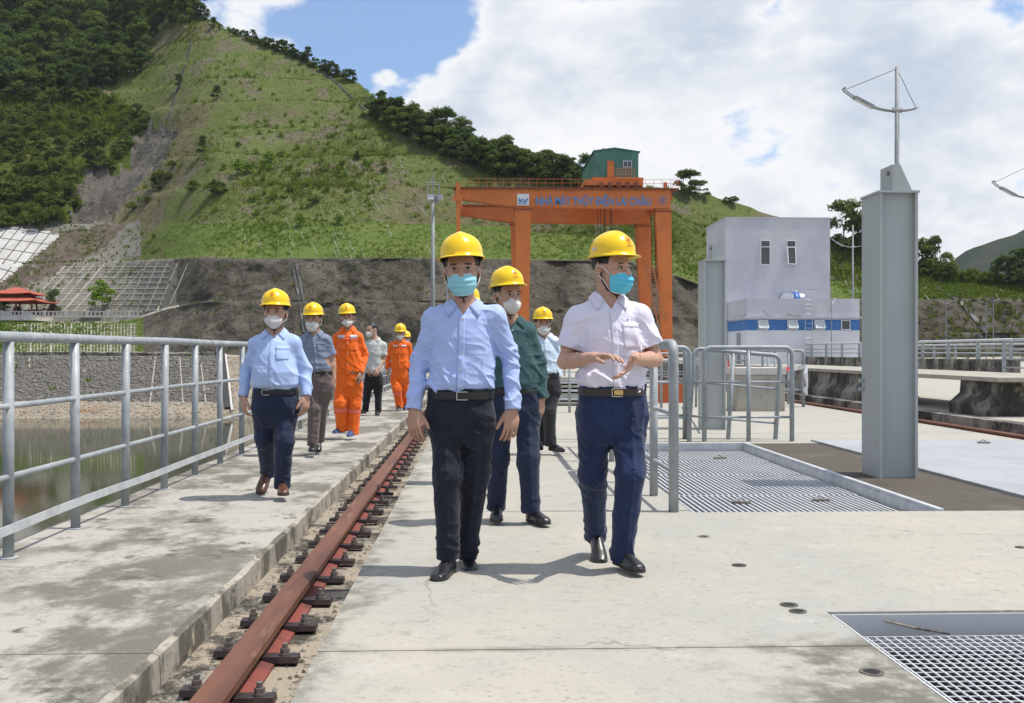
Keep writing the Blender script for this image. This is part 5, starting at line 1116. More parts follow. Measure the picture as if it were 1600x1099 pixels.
class Field:
    def __init__(s, lo, hi, h):
        s.h = h; s.lo = np.array(lo, np.float32); n = np.ceil((np.array(hi)-lo)/h).astype(int)+1; s.n = n
        s.ax = [s.lo[i]+h*np.arange(n[i], dtype=np.float32) for i in range(3)]; s.d = np.full(n, 9.0, np.float32)
    def sub(s, lo, hi):
        a = np.maximum(np.floor((np.array(lo)-s.lo)/s.h).astype(int), 0); b = np.minimum(np.ceil((np.array(hi)-s.lo)/s.h).astype(int)+1, s.n)
        if (b <= a).any(): return None, None
        sl = tuple(slice(a[i], b[i]) for i in range(3))
        return sl, np.stack(np.meshgrid(*[s.ax[i][sl[i]] for i in range(3)], indexing='ij'), -1)
    def band(s, fn, w_=.028):                          # add a displacement near the surface only
        I = np.argwhere(np.abs(s.d) < w_); P = (I*s.h+s.lo).astype(np.float32)
        s.d[I[:, 0], I[:, 1], I[:, 2]] += fn(P).astype(np.float32)
    def op(s, fn, lo, hi, k=.02, mode='u'):
        m = k+3*s.h; sl, P = s.sub(np.array(lo)-m, np.array(hi)+m)
        if sl is None: return
        b = fn(P).astype(np.float32); a = s.d[sl]
        if mode == 'u':
            if k > 0: hh = np.clip(.5+.5*(a-b)/k, 0, 1); s.d[sl] = a+(b-a)*hh-k*hh*(1-hh)
            else: s.d[sl] = np.minimum(a, b)
        elif mode == 'cut': s.d[sl] = np.maximum(a, -b)
        elif mode == 'add': s.d[sl] = a+b
    def cone(s, a, b, ra, rb, k=.02, mode='u', flat=None):
        a, b = np.array(a, np.float32), np.array(b, np.float32); r = max(ra, rb)*1.25
        def fn(P):
            ba = b-a; q = P-a
            if flat is not None:                     # squeeze along an axis: (axis, factor)
                ax_, f = np.array(flat[0], np.float32), flat[1]; ax_ = ax_/np.linalg.norm(ax_)
                q = q+ax_*((q@ax_)*(1/f-1))[..., None]; bb = ba+ax_*(ba@ax_)*(1/f-1)
            else: bb = ba
            t = np.clip((q@bb)/max(1e-9, bb@bb), 0, 1)
            return (np.linalg.norm(q-t[..., None]*bb, axis=-1)-(ra+(rb-ra)*t))*(min(1, flat[1]) if flat is not None else 1)
        s.op(fn, np.minimum(a, b)-r, np.maximum(a, b)+r, k, mode)
    def ell(s, c, r, M=None, k=.02, mode='u'):
        c = np.array(c, np.float32); r = np.array(r, np.float32); M = np.eye(3, dtype=np.float32) if M is None else np.array(M, np.float32)
        R_ = r.max()
        def fn(P):
            q = (P-c)@M; k0 = np.linalg.norm(q/r, axis=-1); k1 = np.linalg.norm(q/(r*r), axis=-1)
            return k0*(k0-1)/np.maximum(k1, 1e-6)
        s.op(fn, c-R_, c+R_, k, mode)
    def loft(s, zs, cxs, cys, aa, bb, yaw=0, e=2.4, k=.02, mode='u'):
        ca, sa = math.cos(yaw), math.sin(yaw)
        def fn(P):
            z = P[..., 2]; x = P[..., 0]-np.interp(z, zs, cxs); y = P[..., 1]-np.interp(z, zs, cys)
            u = x*ca+y*sa; v = -x*sa+y*ca; a = np.interp(z, zs, aa); b = np.interp(z, zs, bb)
            q = (np.abs(u/a)**e+np.abs(v/b)**e)**(1/e)
            return np.maximum((q-1)*np.minimum(a, b), np.maximum(zs[0]-z, z-zs[-1]))
        m = max(max(aa), max(bb)); s.op(fn, (min(cxs)-m, min(cys)-m, zs[0]), (max(cxs)+m, max(cys)+m, zs[-1]), k, mode)
    def mesh(s):
        d = s.d; h = s.h; sg = d < 0; nx, ny, nz = d.shape
        c = np.zeros((nx-1, ny-1, nz-1), np.int8); O = [(i, j, k) for i in (0, 1) for j in (0, 1) for k in (0, 1)]
        for i, j, k in O: c += sg[i:nx-1+i, j:ny-1+j, k:nz-1+k]
        mk = (c > 0) & (c < 8); I = np.argwhere(mk); idx = np.full(c.shape, -1, np.int64); idx[mk] = np.arange(len(I))
        acc = np.zeros((len(I), 3)); cnt = np.zeros(len(I))
        for a in O:
            for ax in range(3):
                if a[ax] == 0:
                    b = list(a); b[ax] = 1
                    v1 = d[I[:, 0]+a[0], I[:, 1]+a[1], I[:, 2]+a[2]]; v2 = d[I[:, 0]+b[0], I[:, 1]+b[1], I[:, 2]+b[2]]
                    cr = (v1 < 0) != (v2 < 0); t = np.where(cr, v1/np.where(cr, v1-v2, 1), 0)
                    p = np.array(a, float)[None].repeat(len(I), 0); p[:, ax] += t; acc[cr] += p[cr]; cnt += cr
        V = (I+acc/cnt[:, None])*h+s.lo; Fs = []
        for ax in range(3):
            o = [(0, 0, 0), (0, 0, 0)]; u, w_ = [(1, 2), (2, 0), (0, 1)][ax]
            s1 = [slice(1, n-1) for n in d.shape]; s1[ax] = slice(0, d.shape[ax]-1); s2 = list(s1); s2[ax] = slice(1, d.shape[ax])
            A, B = sg[tuple(s1)], sg[tuple(s2)]; E = np.argwhere(A != B); off = np.ones(3, int); off[ax] = 0; E = E+off
            flip = sg[E[:, 0], E[:, 1], E[:, 2]]
            def cell(du, dw):
                q = E.copy(); q[:, u] -= du; q[:, w_] -= dw; return idx[q[:, 0], q[:, 1], q[:, 2]]
            Q = np.stack([cell(1, 1), cell(0, 1), cell(0, 0), cell(1, 0)], 1); Q[~flip] = Q[~flip][:, ::-1]; Fs.append(Q)
        Fc = np.concatenate(Fs); Fc = Fc[(Fc >= 0).all(1)]
        return V.astype(np.float32), Fc

def folds(P, seed, amp, freq=26, axis=(0, 0, 1), warp=2.2):
    """cloth folds: ridges roughly across `axis`, wandering"""
    rs = np.random.default_rng(seed); out = 0
    ax_ = np.array(axis, float)
    for i in range(4):
        k = ax_*freq*(.6+.7*rs.random())+rs.normal(size=3)*freq*.30; w_ = rs.normal(size=3)*freq*.35; w2 = rs.normal(size=3)*freq*.7
        ph = P@k+rs.random()*6+warp*np.sin(P@w_+rs.random()*6)+.7*np.sin(P@w2+i)
        g = np.clip(np.sin(P@(rs.normal(size=3)*7)+rs.random()*6)*.9+.35, 0, 1)
        out = out+g*(1-np.abs(np.sin(ph*.5)))**3.4
    return -amp*(out/1.25-.24)

def head_mats(p):
    f = Vector((math.sin(p['hyaw']), -math.cos(p['hyaw']), 0)); pit = p.get('hpitch', 0); rol = p.get('hroll', 0)
    r = Vector((math.cos(p['hyaw']), math.sin(p['hyaw']), 0)); u = Vector((0, 0, 1))
    f2 = f*math.cos(pit)+u*math.sin(pit); u2 = u*math.cos(pit)-f*math.sin(pit)
    r2 = r*math.cos(rol)+u2*math.sin(rol); u3 = u2*math.cos(rol)-r*math.sin(rol)
    return r2, f2, u3

def person(p):
    d0 = p['d']; h = p['h']; out = {}
    base = AT(p['base'][0], CY, d0); base.z = 0
    def W_(q): # photo joint (px, py, further-away offset in m) -> local metres
        v = AT(q[0], q[1], d0+(q[2] if len(q) > 2 else 0)); return np.array((v.x-base.x, v.y-base.y, v.z))
    root = thing('person', p['label'], 'person', tuple(base), 0, None)
    hs = p.get('hs', 1.08); r_, f_, u_ = head_mats(p); hc = W_(p['head'])
    Rm = np.array([tuple(r_), tuple(f_), tuple(u_)])                  # rows: right, forward, up
    def H(x, y, z): return hc+(np.array((x, y, z))*hs)@Rm
    MM = Rm.T
    sh = [W_(q) for q in p['sh']]; el = [W_(q) for q in p['el']]; wr = [W_(q) for q in p['wr']]
    nk = W_(p['neck']); ws = W_(p['waist']); hw = p['ww']/2; yaw = p.get('yaw', 0)
    kn = [W_(q) for q in p['kn']]; an = [W_(q) for q in p['an']]
    b_ = p.get('depth', .115); skin = p.get('skin', 'skin')
    # ---------------- torso sections
    zs = np.array([ws[2]-.03, ws[2]-.004, ws[2]+.035, ws[2]+(nk[2]-ws[2])*.30, ws[2]+(nk[2]-ws[2])*.62, ws[2]+(nk[2]-ws[2])*.84, nk[2]-.012, nk[2]+.035])
    shw = abs(sh[1][0]-sh[0][0])/2; ctr = (sh[0]+sh[1])/2; bel = p.get('belly', .0)
    cxs = np.interp(zs, [ws[2], nk[2]], [ws[0], nk[0]]); cys = np.interp(zs, [ws[2], nk[2]], [ws[1], nk[1]+.015])-np.array([0, 0, bel*.5, bel*.6, bel*.3, 0, 0, 0])
    aa = np.array([hw-.006, hw-.002, hw+.014, hw+.014, shw*1.02, shw*.92, .098, .060]); bb = np.array([b_-.006, b_-.002, b_+.013+bel*.6, b_+.010+bel, b_+.014+bel*.4, b_-.004, .074, .058])
    lo = np.min([hc-.2, *sh, *el, *wr, ws-.05], 0)-.22; hi = np.max([hc+.2, *sh, *el, *wr], 0)+.22
    # ---------------- body
    B = Field(lo, hi, h)
    B.ell(H(0, -.014, .032), np.array((.077, .096, .083))*hs, MM, .0)
    B.ell(H(0, .030, -.040), np.array((.062, .066, .074))*hs, MM, .03)
    B.ell(H(0, .060, -.088), np.array((.028, .026, .022))*hs, MM, .025)
    B.ell(H(0, .070, .028), np.array((.052, .022, .014))*hs, MM, .02)
    for s in (-1, 1):
        B.ell(H(s*.040, .062, -.018), np.array((.022, .022, .018))*hs, MM, .02)
        B.ell(H(s*.031, .098, .010), np.array((.017, .014, .010))*hs, MM, .0, 'cut')
        B.ell(H(s*.079, -.012, -.004), np.array((.009, .021, .031))*hs, MM, .008)
        B.ell(H(s*.084, -.006, -.002), np.array((.006, .010, .016))*hs, MM, .0, 'cut')
    B.cone(H(0, .088, .018), H(0, .106, -.018), .009*hs, .014*hs, .012)
    B.cone(H(0, -.022, -.05), nk-np.array((0, -.012, .03)), .055, .060, .03)
    B.loft(zs-.004, cxs, cys, aa-.014, bb-.012, yaw, k=.03)
    for i in (0, 1):
        B.cone(nk-np.array((0, 0, .03)), sh[i], .040, .040, .03); ra = 1.0 if p.get('sleeve', 'long') != 'long' else .80; B.cone(sh[i], el[i], .044*ra, .037*ra, .03)
        m = el[i]+(wr[i]-el[i])*.28; B.cone(el[i], m, .038*ra, .040*ra, .015); B.cone(m, wr[i], .040*ra, .026, .015)
        hand(B, wr[i], p['hand'][i], p.get('hsz', 1.0))
    V, Fc = B.mesh(); bo = link('body', mesh('body', V, Fc, skin, True), root); out['bvh'] = None
    headR = (hc, Rm, hs)
    # ---------------- face details
    fb = MB()
    def patch(name, cx_, cz_, rx, rz, fy, m, n=10, tilt=0, par=bo):
        q = MB(); vs = [H(cx_, fy+.004, cz_)]
        for k in range(n):
            a = 2*math.pi*k/n; x = rx*math.cos(a); z = rz*math.sin(a); x, z = x*math.cos(tilt)-z*math.sin(tilt), x*math.sin(tilt)+z*math.cos(tilt)
            vs.append(H(cx_+x, fy-.10*(x*x)/.02*.5*1.0-.0, cz_+z))
        q.add(vs, [(0, 1+k, 1+(k+1) % n) for k in range(n)]); return obj(name, q, m, par, True)
    for s in (-1, 1):
        patch('eye', s*.0315, .0085, .0135, .0050, .0865, 'eye_white'); patch('iris', s*.0315+p.get('gaze', 0), .0085, .0062, .0048, .0895, 'eye_dark')
        patch('eyelid', s*.0315, .0140, .0150, .0026, .0885, 'brow', tilt=-s*.06); patch('eyebrow', s*.033, .030, .020, .0042, .0925, 'brow', tilt=-s*.10)
    # ---------------- shirt
    S = Field(lo, hi, h); slv = p.get('sleeve', 'long'); ex = p.get('ease', .0)
    S.loft(zs, cxs, cys, aa+ex, bb+ex, yaw, k=0)
    for i in (0, 1):
        S.cone(nk+np.array((0, .012, -.032)), sh[i], .048, .052, .04); out_ = 1 if i else -1
        if slv == 'long':
            S.cone(sh[i], el[i], .058+ex*.5, .049+ex*.5, .045); S.cone(el[i], wr[i], .049+ex*.5, .039+ex*.3, .02)
        else:
            e = sh[i]+(el[i]-sh[i])*p.get('slv_len', .72); S.cone(sh[i], e, .060, .068, .045)
    rs_ = p.get('seed', 1)
    fk = p.get('fold', 1.15)
    def wr_fn(P):
        return fk*wr_0(P)
    def wr_0(P):
        z = P[..., 2]; low = np.clip(1-(z-ws[2])/.28, 0, 1); f = folds(P, rs_, .0105, 24, (.25, .15, .9))*(.40+1.0*low)+folds(P, rs_+5, .0070, 30, (.8, .2, .55))+folds(P, rs_+6, .0034, 75, (.5, .2, .7), 3.0)*(.35+.65*low)
        for i in (0, 1):
            de = np.linalg.norm(P-el[i], axis=-1); f = f+folds(P, rs_+9+i, .012, 50, tuple((wr[i]-sh[i])/np.linalg.norm(wr[i]-sh[i])))*np.exp(-(de/.13)**2)
            f = f+folds(P, rs_+29+i, .010, 40, (.7*(1 if i else -1), 0, .7))*np.exp(-(np.linalg.norm(P-(sh[i]+np.array((0, 0, -.08))), axis=-1)/.10)**2)
        return f
    S.band(wr_fn)
    hem = p.get('hem')
    # blouse over the belt
    for i in (0, 1):
        if slv == 'long':
            ax_ = (wr[i]-el[i])/np.linalg.norm(wr[i]-el[i]); w0 = wr[i]-ax_*.055; pl_ = wr[i]+ax_*p.get('cuff', .004)
            S.cone(w0, wr[i]+ax_*.01, .0405, .0395, .004)
        else:
            ax_ = (el[i]-sh[i])/np.linalg.norm(el[i]-sh[i]); pl_ = sh[i]+(el[i]-sh[i])*(p.get('slv_len', .72)+.03)
        S.op(lambda P, a=ax_, q=pl_: -np.maximum((P-q)@a, -1)+0*P[..., 0]+np.where(np.linalg.norm(P-q, axis=-1) > .13, 9, 0), pl_-.13, pl_+.13, 0, 'cut')
        if slv != 'long': S.cone(pl_-ax_*.05, pl_+ax_*.1, .050, .058, 0, 'cut')
        else: S.cone(pl_-ax_*.012, pl_+ax_*.1, .032, .036, 0, 'cut')
    # open collar: V cut in front
    vz = nk[2]-p.get('vneck', .055); fwd = np.array((math.sin(yaw), -math.cos(yaw), 0)); rgt = np.array((math.cos(yaw), math.sin(yaw), 0))
    def vcut(P):
        q = P-nk; x = q@rgt; y = q@fwd; z = P[..., 2]
        return np.maximum(np.abs(x)-np.clip((z-vz)*.62, 0, .2)*1.0, np.maximum(vz-z, .0-y))
    S.op(vcut, nk-.16, nk+.16, 0, 'cut')
    S.cone(nk+np.array((0, 0, -.02)), nk+np.array((0, 0, .14)), .060, .066, 0, 'cut')
    if hem is not None: pass
    V, Fc = S.mesh(); so = link('shirt' if p.get('top', 'shirt') == 'shirt' else 'jacket', mesh('shirt', V, Fc, p['shirt'], True), root)
    bv = BVHTree.FromPolygons([tuple(v) for v in V.tolist()], Fc.tolist())
    f3, r3 = Vector(fwd), Vector(rgt)
    def front(x, z, lift=.003, c=None):
        o = Vector(((ws[0]+(nk[0]-ws[0])*(z-ws[2])/(nk[2]-ws[2])), nk[1], z))+r3*x
        hh = bv.ray_cast(o+f3*.5, -f3)
        if hh[0] is None: return o+f3*(b_+.01)
        return hh[0]+f3*lift
    def panel(name, x0, x1, z0, z1, m, lift=.004, nx=6, nz=8, par=None, slant=0):
        q = MB(); q.grid(lambda u, v: front(x0+(x1-x0)*u, z0+(z1-z0)*v+slant*(u-.5), lift), nx, nz)
        q.f = [f[::-1] for f in q.f]
        o = obj(name, q, m, par or so, True); sm = o.modifiers.new('solid', 'SOLIDIFY'); sm.thickness = .0022; sm.offset = -1; return o
    if p.get('placket', True):
        panel('placket', -.017, .017, ws[2]-.005, vz-.004, p['shirt'], .0035, 4, 40)
        for k in range(5):
            c = front(0, ws[2]+.03+(vz-ws[2]-.05)*k/4, .006); q = MB().tube([c, c+f3*.003], .0058, 10); obj('button', q, 'button', so)
    for (x0, x1, z0, z1) in p.get('pockets', ()):
        zz0, zz1 = ws[2]+(nk[2]-ws[2])*z0, ws[2]+(nk[2]-ws[2])*z1
        pk = panel('pocket', x0, x1, zz0, zz1, p['shirt'], .0016, 8, 8); panel('pocket_flap', x0-.003, x1+.003, zz1-.022, zz1+.002, p['shirt'], .0030, 8, 3)
    for (nm, x0, x1, z0, z1, m) in p.get('tags', ()):
        panel(nm, x0, x1, ws[2]+(nk[2]-ws[2])*z0, ws[2]+(nk[2]-ws[2])*z1, m, .009, 6, 3)
    if p.get('logo'):
        x0, zf = p['logo']; z0 = ws[2]+(nk[2]-ws[2])*zf
        q = MB()
        for dx, dz, rx, rz in ((0, 0, .011, .0022), (0, 0, .0022, .011), (.022, 0, .003, .005), (.031, 0, .003, .005), (.040, 0, .003, .005)):
            c = front(x0+dx, z0+dz, .010); q.add([c+r3*rx, c+Vector((0, 0, rz)), c-r3*rx, c-Vector((0, 0, rz))], [(0, 1, 2, 3)])
        obj('chest_logo', q, 'logo_ink', so)
    # collar
    cb = MB(); nkc = Vector(nk)
    def onshirt(q, lift):
        l, n_, _, _ = bv.find_nearest(q)
        if l is not None and (q-l).dot(n_) < lift: return l+n_*lift
        return q
    for s in (-1, 1):
        rows = []; NC = 14
        for k in range(NC+1):
            t = k/NC; th = math.pi*.83*t*s; dirv = -f3*math.cos(th)+r3*math.sin(th); tip = max(0, (t-.60)/.40)**1.5
            zt = .056-.066*t**1.6
            a0 = nkc+dirv*.066+Vector((0, 0, zt-.05)); a1 = nkc+dirv*(.0655-.006*tip)+Vector((0, 0, zt))
            am = a1+dirv*.010+Vector((0, 0, -.010))
            a2 = nkc+dirv*(.092+.012*tip)+r3*s*.024*tip+Vector((0, 0, zt-.040-.016*tip))
            rows.append((a0, a1, onshirt(am, .006), onshirt(a1.lerp(a2, .6)+dirv*.004, .007), onshirt(a2, .0065)))
        o = len(cb.v)
        for r in rows: cb.v += [tuple(x) for x in r]
        for k in range(NC):
            for j in range(4):
                f = (o+k*5+j, o+k*5+5+j, o+k*5+6+j, o+k*5+1+j); cb.f.append(f if s > 0 else f[::-1]); cb.mi.append(0)
    co = obj('collar', cb, p['shirt'], so, True); sm = co.modifiers.new('solid', 'SOLIDIFY'); sm.thickness = .004; sm.offset = 0
    # ---------------- trousers
    hipz = ws[2]-p.get('rise', .20); sp = p.get('hipw', .085)
    hip = [np.array((ws[0], ws[1], hipz))+rgt*s*sp for s in (-1, 1)]
    lo2 = np.min([ws, *kn, *an, *hip], 0)-.2; hi2 = np.max([ws, *kn, *an, *hip], 0)+.2; hi2[2] = ws[2]+.06
    T = Field(lo2, hi2, h); zz = np.array([hipz-.09, hipz-.02, hipz+.06, ws[2]-.04, ws[2]+.012]); n_ = np.ones(5)
    T.loft(zz, ws[0]*n_, ws[1]*n_+np.array([.012, .012, .012, .004, 0]), np.array([sp+.055, sp+.086, hw+.024, hw+.006, hw+.002]), np.array([.085, .116, b_+.014, b_+.004, b_+.002]), yaw, 2.6, 0)
    lw = p.get('legr', (.088, .070, .058))
    for i in (0, 1):
        T.cone(hip[i]+np.array((0, 0, .03)), kn[i], lw[0], lw[1], .03); T.cone(kn[i], an[i], lw[1], lw[2], .03, flat=None)
        ax_ = (an[i]-kn[i])/np.linalg.norm(an[i]-kn[i]); T.cone(an[i]-ax_*.06, an[i]+ax_*.05, lw[2], lw[2]+.004, .015)
    def tf(P):
        z = P[..., 2]; f = folds(P, rs_+50, .0065, 16, (.9, .3, .25))+folds(P, rs_+51, .0062, 30, (.55, .1, .6), 2.6)*np.clip((z-kn[0][2])/.15, 0, 1)
        for i in (0, 1):
            ax_ = tuple((an[i]-kn[i])/np.linalg.norm(an[i]-kn[i]))
            f = f+folds(P, rs_+60+i, .0095, 46, ax_, 3.0)*np.exp(-(np.linalg.norm(P-kn[i]-np.array((0, .05, -.02)), axis=-1)/.17)**2)+folds(P, rs_+70+i, .014, 55, ax_)*np.exp(-(np.linalg.norm(P-an[i], axis=-1)/.12)**2)
        for i in (0, 1):                                   # pressed crease down the front of each leg
            for a_, b2 in ((hip[i], kn[i]), (kn[i], an[i])):
                ba = b2-a_; t_ = np.clip(((P-a_)@ba)/(ba@ba), 0, 1); q = P-a_-t_[..., None]*ba; x_ = q@rgt; y_ = q@fwd
                f = f-.0060*np.exp(-(x_/.011)**2)*(y_ > .02)*((t_ > 0) & (t_ < 1))
        c = np.array((ws[0], ws[1]-.08, hipz-.04)); f = f+folds(P, rs_+80, .012, 42, (.6, 0, .8))*np.exp(-(np.linalg.norm(P-c, axis=-1)/.16)**2)
        return f
    T.band(tf)
    for i in (0, 1):
        ax_ = (an[i]-kn[i])/np.linalg.norm(an[i]-kn[i]); pl_ = an[i]+ax_*.035
        T.op(lambda P, a=ax_, q=pl_: -((P-q)@a)+np.where(np.linalg.norm(P-q, axis=-1) > .16, 9, 0), pl_-.16, pl_+.16, 0, 'cut')
    V, Fc = T.mesh(); to = link('trousers', mesh('trousers', V, Fc, p['trousers'], True), root)
    bt = BVHTree.FromPolygons([tuple(v) for v in V.tolist()], Fc.tolist())
    for (nm, m, zf, hgt) in p.get('bands', ()):                      # reflective bands round the shins
        for i in (0, 1):
            c = Vector(kn[i]+(an[i]-kn[i])*zf); q = MB(); ring = []
            for v in (0, 1):
                for k in range(20):
                    a = 2*math.pi*k/20; dv = Vector((math.cos(a), math.sin(a), 0)); o = c+Vector((0, 0, hgt*(v-.5))); hh = bt.ray_cast(o+dv*.14, -dv)
                    ring.append((hh[0] if hh[0] and (hh[0]-o).length < .13 else o+dv*.07)+dv*.004)
            q.add(ring, [(k, (k+1) % 20, 20+(k+1) % 20, 20+k) for k in range(20)]); obj(nm, q, m, to, True)
    # belt
    if p.get('belt'):
        q = MB(); ring = []; c = Vector((ws[0], ws[1], 0)); nB = 72
        for v in (0, 1):
            for k in range(nB):
                a = 2*math.pi*k/nB; dv = r3*math.cos(a)+f3*math.sin(a); ca, sa = abs(math.cos(a)), abs(math.sin(a)); e = 2.5
                rr_ = 1/((ca/(hw+.0085))**e+(sa/(b_+.0085))**e)**(1/e)
                ring.append(c+dv*rr_+Vector((0, 0, ws[2]-.040+.038*v)))
        q.add(ring, [(k, (k+1) % nB, nB+(k+1) % nB, nB+k) for k in range(nB)]); bl = obj('belt', q, p['belt'], to, False); sm = bl.modifiers.new('solid', 'SOLIDIFY'); sm.thickness = .006; sm.offset = 1
        bx = p.get('buckle_x', .0); c0 = c+f3*(b_+.0135)+r3*bx+Vector((0, 0, ws[2]-.021)); q = MB(); wq, hq = .027, .020
        q.bar(c0-r3*wq+Vector((0, 0, hq)), c0+r3*wq+Vector((0, 0, hq)), .005, .004); q.bar(c0-r3*wq-Vector((0, 0, hq)), c0+r3*wq-Vector((0, 0, hq)), .005, .004); q.bar(c0-r3*wq-Vector((0, 0, hq)), c0-r3*wq+Vector((0, 0, hq)), .005, .004)
        bk = obj('buckle', q, 'buckle', bl)
        if p.get('plate'):
            q = MB(); q.bar(c0-r3*.017, c0+r3*.030, .006, .024); obj('buckle_plate', q, 'buckle_gold', bl)
    # ---------------- shoes
    for i in (0, 1):
        ft = p['foot'][i]; a0 = W_(ft['heel']); yw, pt = ft['yaw'], ft.get('pitch', 0); L_ = p.get('shoe_len', .275)
        fo = np.array((math.sin(yw)*math.cos(pt), -math.cos(yw)*math.cos(pt), math.sin(pt))); si = np.array((math.cos(yw), math.sin(yw), 0)); up = np.cross(si, fo); up = up if up[2] > 0 else -up
        t_ = np.array([-.005, .01, .04, .09, .14, .19, .23, .262, .275])/.275*L_; wd_ = np.array([.012, .029, .034, .033, .038, .0445, .044, .033, .012]); ht = np.array([.05, .080, .092, .094, .078, .060, .050, .040, .022])
        def shoe(wx, hx, z0, P):
            q = P-a0; f = q@fo; s_ = q@si; u = q@up; a = np.interp(f, t_, wd_)+wx; hh = np.interp(f, t_, ht) if hx is None else hx+0*f
            k0 = (np.abs(s_/a)**2.6+np.abs((u-z0)/np.maximum(hh-z0, .005))**2.6)**(1/2.6)
            d = np.maximum((k0-1)*np.minimum(a, hh-z0)*.9, z0-u); return np.maximum(d, np.maximum(t_[0]-.003-f, f-t_[-1]-.002))
        te = a0+fo*(L_+.02); sl = np.minimum(a0, te)-.075; sh_ = np.maximum(a0, te)+.075; sh_[2] = max(sh_[2], an[i][2]+.06); hh_ = max(h*.9, .0045)
        for nm, fn, m in (('shoe', lambda P: shoe(0, None, .012, P), p['shoe']), ('sole', lambda P: np.maximum(np.maximum(shoe(.003, .05, -.02, P), (P-a0)@up-.014), -((P-a0)@up)), p.get('sole', 'sole_dark'))):
            fl = Field(sl, sh_, hh_); fl.op(fn, sl, sh_, 0)
            if nm == 'shoe': fl.cone(a0+fo*.055+up*.05, an[i]+(kn[i]-an[i])*.06, .036, .040, .02)
            V, Fc = fl.mesh(); s_o = link(nm, mesh(nm, V, Fc, m, True), root if nm == 'shoe' else s_o)
    # ---------------- hair
    hl = hc-.19; hh = hc+.19; Hf = Field(hl, hh, h)
    full = p.get('bare', False)
    Hf.ell(H(0, -.016, .036), np.array((.0800, .0995, .088 if full else .080))*hs, MM, 0)
    def hcut(P):
        q = ((P-hc)/hs)@Rm.T; x, y, z = q[..., 0], q[..., 1], q[..., 2]
        face = np.minimum(y-(.045 if not full else .030)+np.clip((z-.06)*-.0, 0, 1), .078-z)     # forehead and face stay free
        low = np.where(y > -.03, .012-z-np.clip((-.0-y), 0, .03)*1.6, -.045-z)                         # sideburn to nape line
        return np.where((y > .028) & (np.abs(x) < .066), -np.minimum(y-.028, .072-z), -np.minimum(low, 9))
    def keep(P):
        q = ((P-hc)/hs)@Rm.T; x, y, z = q[..., 0], q[..., 1], q[..., 2]
        lowl = np.where(y > .0, .022, np.where(y > -.05, .022-(0-y)*1.3, -.052))
        f1 = lowl-z; fr = np.minimum(y-(.040), .083-z)
        return np.maximum(f1, fr)*hs
    Hf.op(lambda P: -keep(P), hl, hh, 0, 'cut')
    Hf.band(lambda P: .0018*np.sin(P[..., 0]*310)*np.sin(P[..., 1]*290)+.0012*np.sin(P[..., 2]*330+P[..., 0]*90))
    V, Fc = Hf.mesh()
    if len(Fc): link('hair', mesh('hair', V, Fc, 'hair', True), bo)
    # ---------------- mask
    mk = p.get('mask')
    if mk:
        kind, mm = mk; q = MB(); NU, NV = 22, (30 if kind == 'pleat' else 14)
        zt_, zb_ = (-.016, -.113) if kind == 'pleat' else (-.010, -.110)
        def fm(u, v):
            a = (u*2-1)*(1.12 if kind == 'pleat' else 1.05); z = zt_+(zb_-zt_)*v
            side = abs(u*2-1)
            if kind == 'pleat':
                yf = np.interp(v, [0, .25, .55, .85, 1], [.109, .126, .122, .108, .090]); xw = np.interp(v, [0, .3, .6, 1], [.068, .073, .070, .050]); z = z*(1-.0)+(.010-.018*v)*-(side**2)*.2
                z = z+side**2.2*(-.060-z)*.16+.006*side*side*(1-v); pl = .0075*(((v-.12)*4.2) % 1.0)*(1-side**4)*(.12 < v < .84)
                return H(xw*math.sin(a), yf*math.cos(a)*.93+.006+pl, z)
            yf = np.interp(v, [0, .3, .55, .8, 1], [.108, .134, .136, .118, .086]); xw = np.interp(v, [0, .35, .7, 1], [.060, .072, .066, .038])
            return H(xw*math.sin(a)*1.02, yf*(1-.62*abs(math.sin(a))**1.35), z+side**2*(-.010+.045*(v-.2))*.7)
        q.grid(fm, NU, NV); mo = obj('mask', q, mm, root, True); sm = mo.modifiers.new('solid', 'SOLIDIFY'); sm.thickness = .004; sm.offset = 0
        if kind == 'pleat':
            for v in (0, 1): obj('mask_edge', MB().tube([fm(k/20, v) for k in range(21)], .0028, 6), 'mask_edge', mo, True)
        for s in (0, 1):
            ear = H((s*2-1)*.084, -.022, .012); ear2 = H((s*2-1)*.084, -.022, -.020)
            obj('ear_loop', MB().tube([fm(s, .06), H((s*2-1)*.079, .02, .008), ear, ear2, H((s*2-1)*.077, .02, -.05), fm(s, .94)], .0021, 5), 'mask_edge', mo, True)
    # ---------------- helmet
    if p.get('helmet', True):
        q = MB(); NA, NP = 48, 16; hb = .038; tl = p.get('htilt', .0)
        ctl, stl = math.cos(tl), math.sin(tl)
        def HH(x, y, z): y2, z2 = y*ctl-(z)*stl, y*stl+z*ctl; return H(x, y2-.004, z2+.071)
        def shell(a, ph, off=0):
            sx, sy = math.sin(a), math.cos(a); e = .94
            st, ctp = math.sin(ph)**e, math.cos(ph)**.84 if ph < math.pi/2-1e-6 else 0
            x = .1005*sx*st; y = (.119 if sy > 0 else .117)*sy*st; z = .104*ctp
            rid = math.exp(-(x/.021)**2)*np.clip((ctp-.30)/.35, 0, 1)
            rid2 = math.exp(-((abs(x)-.034)/.010)**2)*np.clip((ctp-.45)/.3, 0, 1)*.35
            lift = .0085*rid*(1.0 if y < .075 else np.clip((.115-y)/.04, 0, 1))+.004*rid2
            return HH(x*(1+off/.12), y*(1+off/.13), z+lift+off)
        rows = [[shell(2*math.pi*k/NA, math.pi/2*j/NP) for k in range(NA)] for j in range(NP+1)]
        rim = []
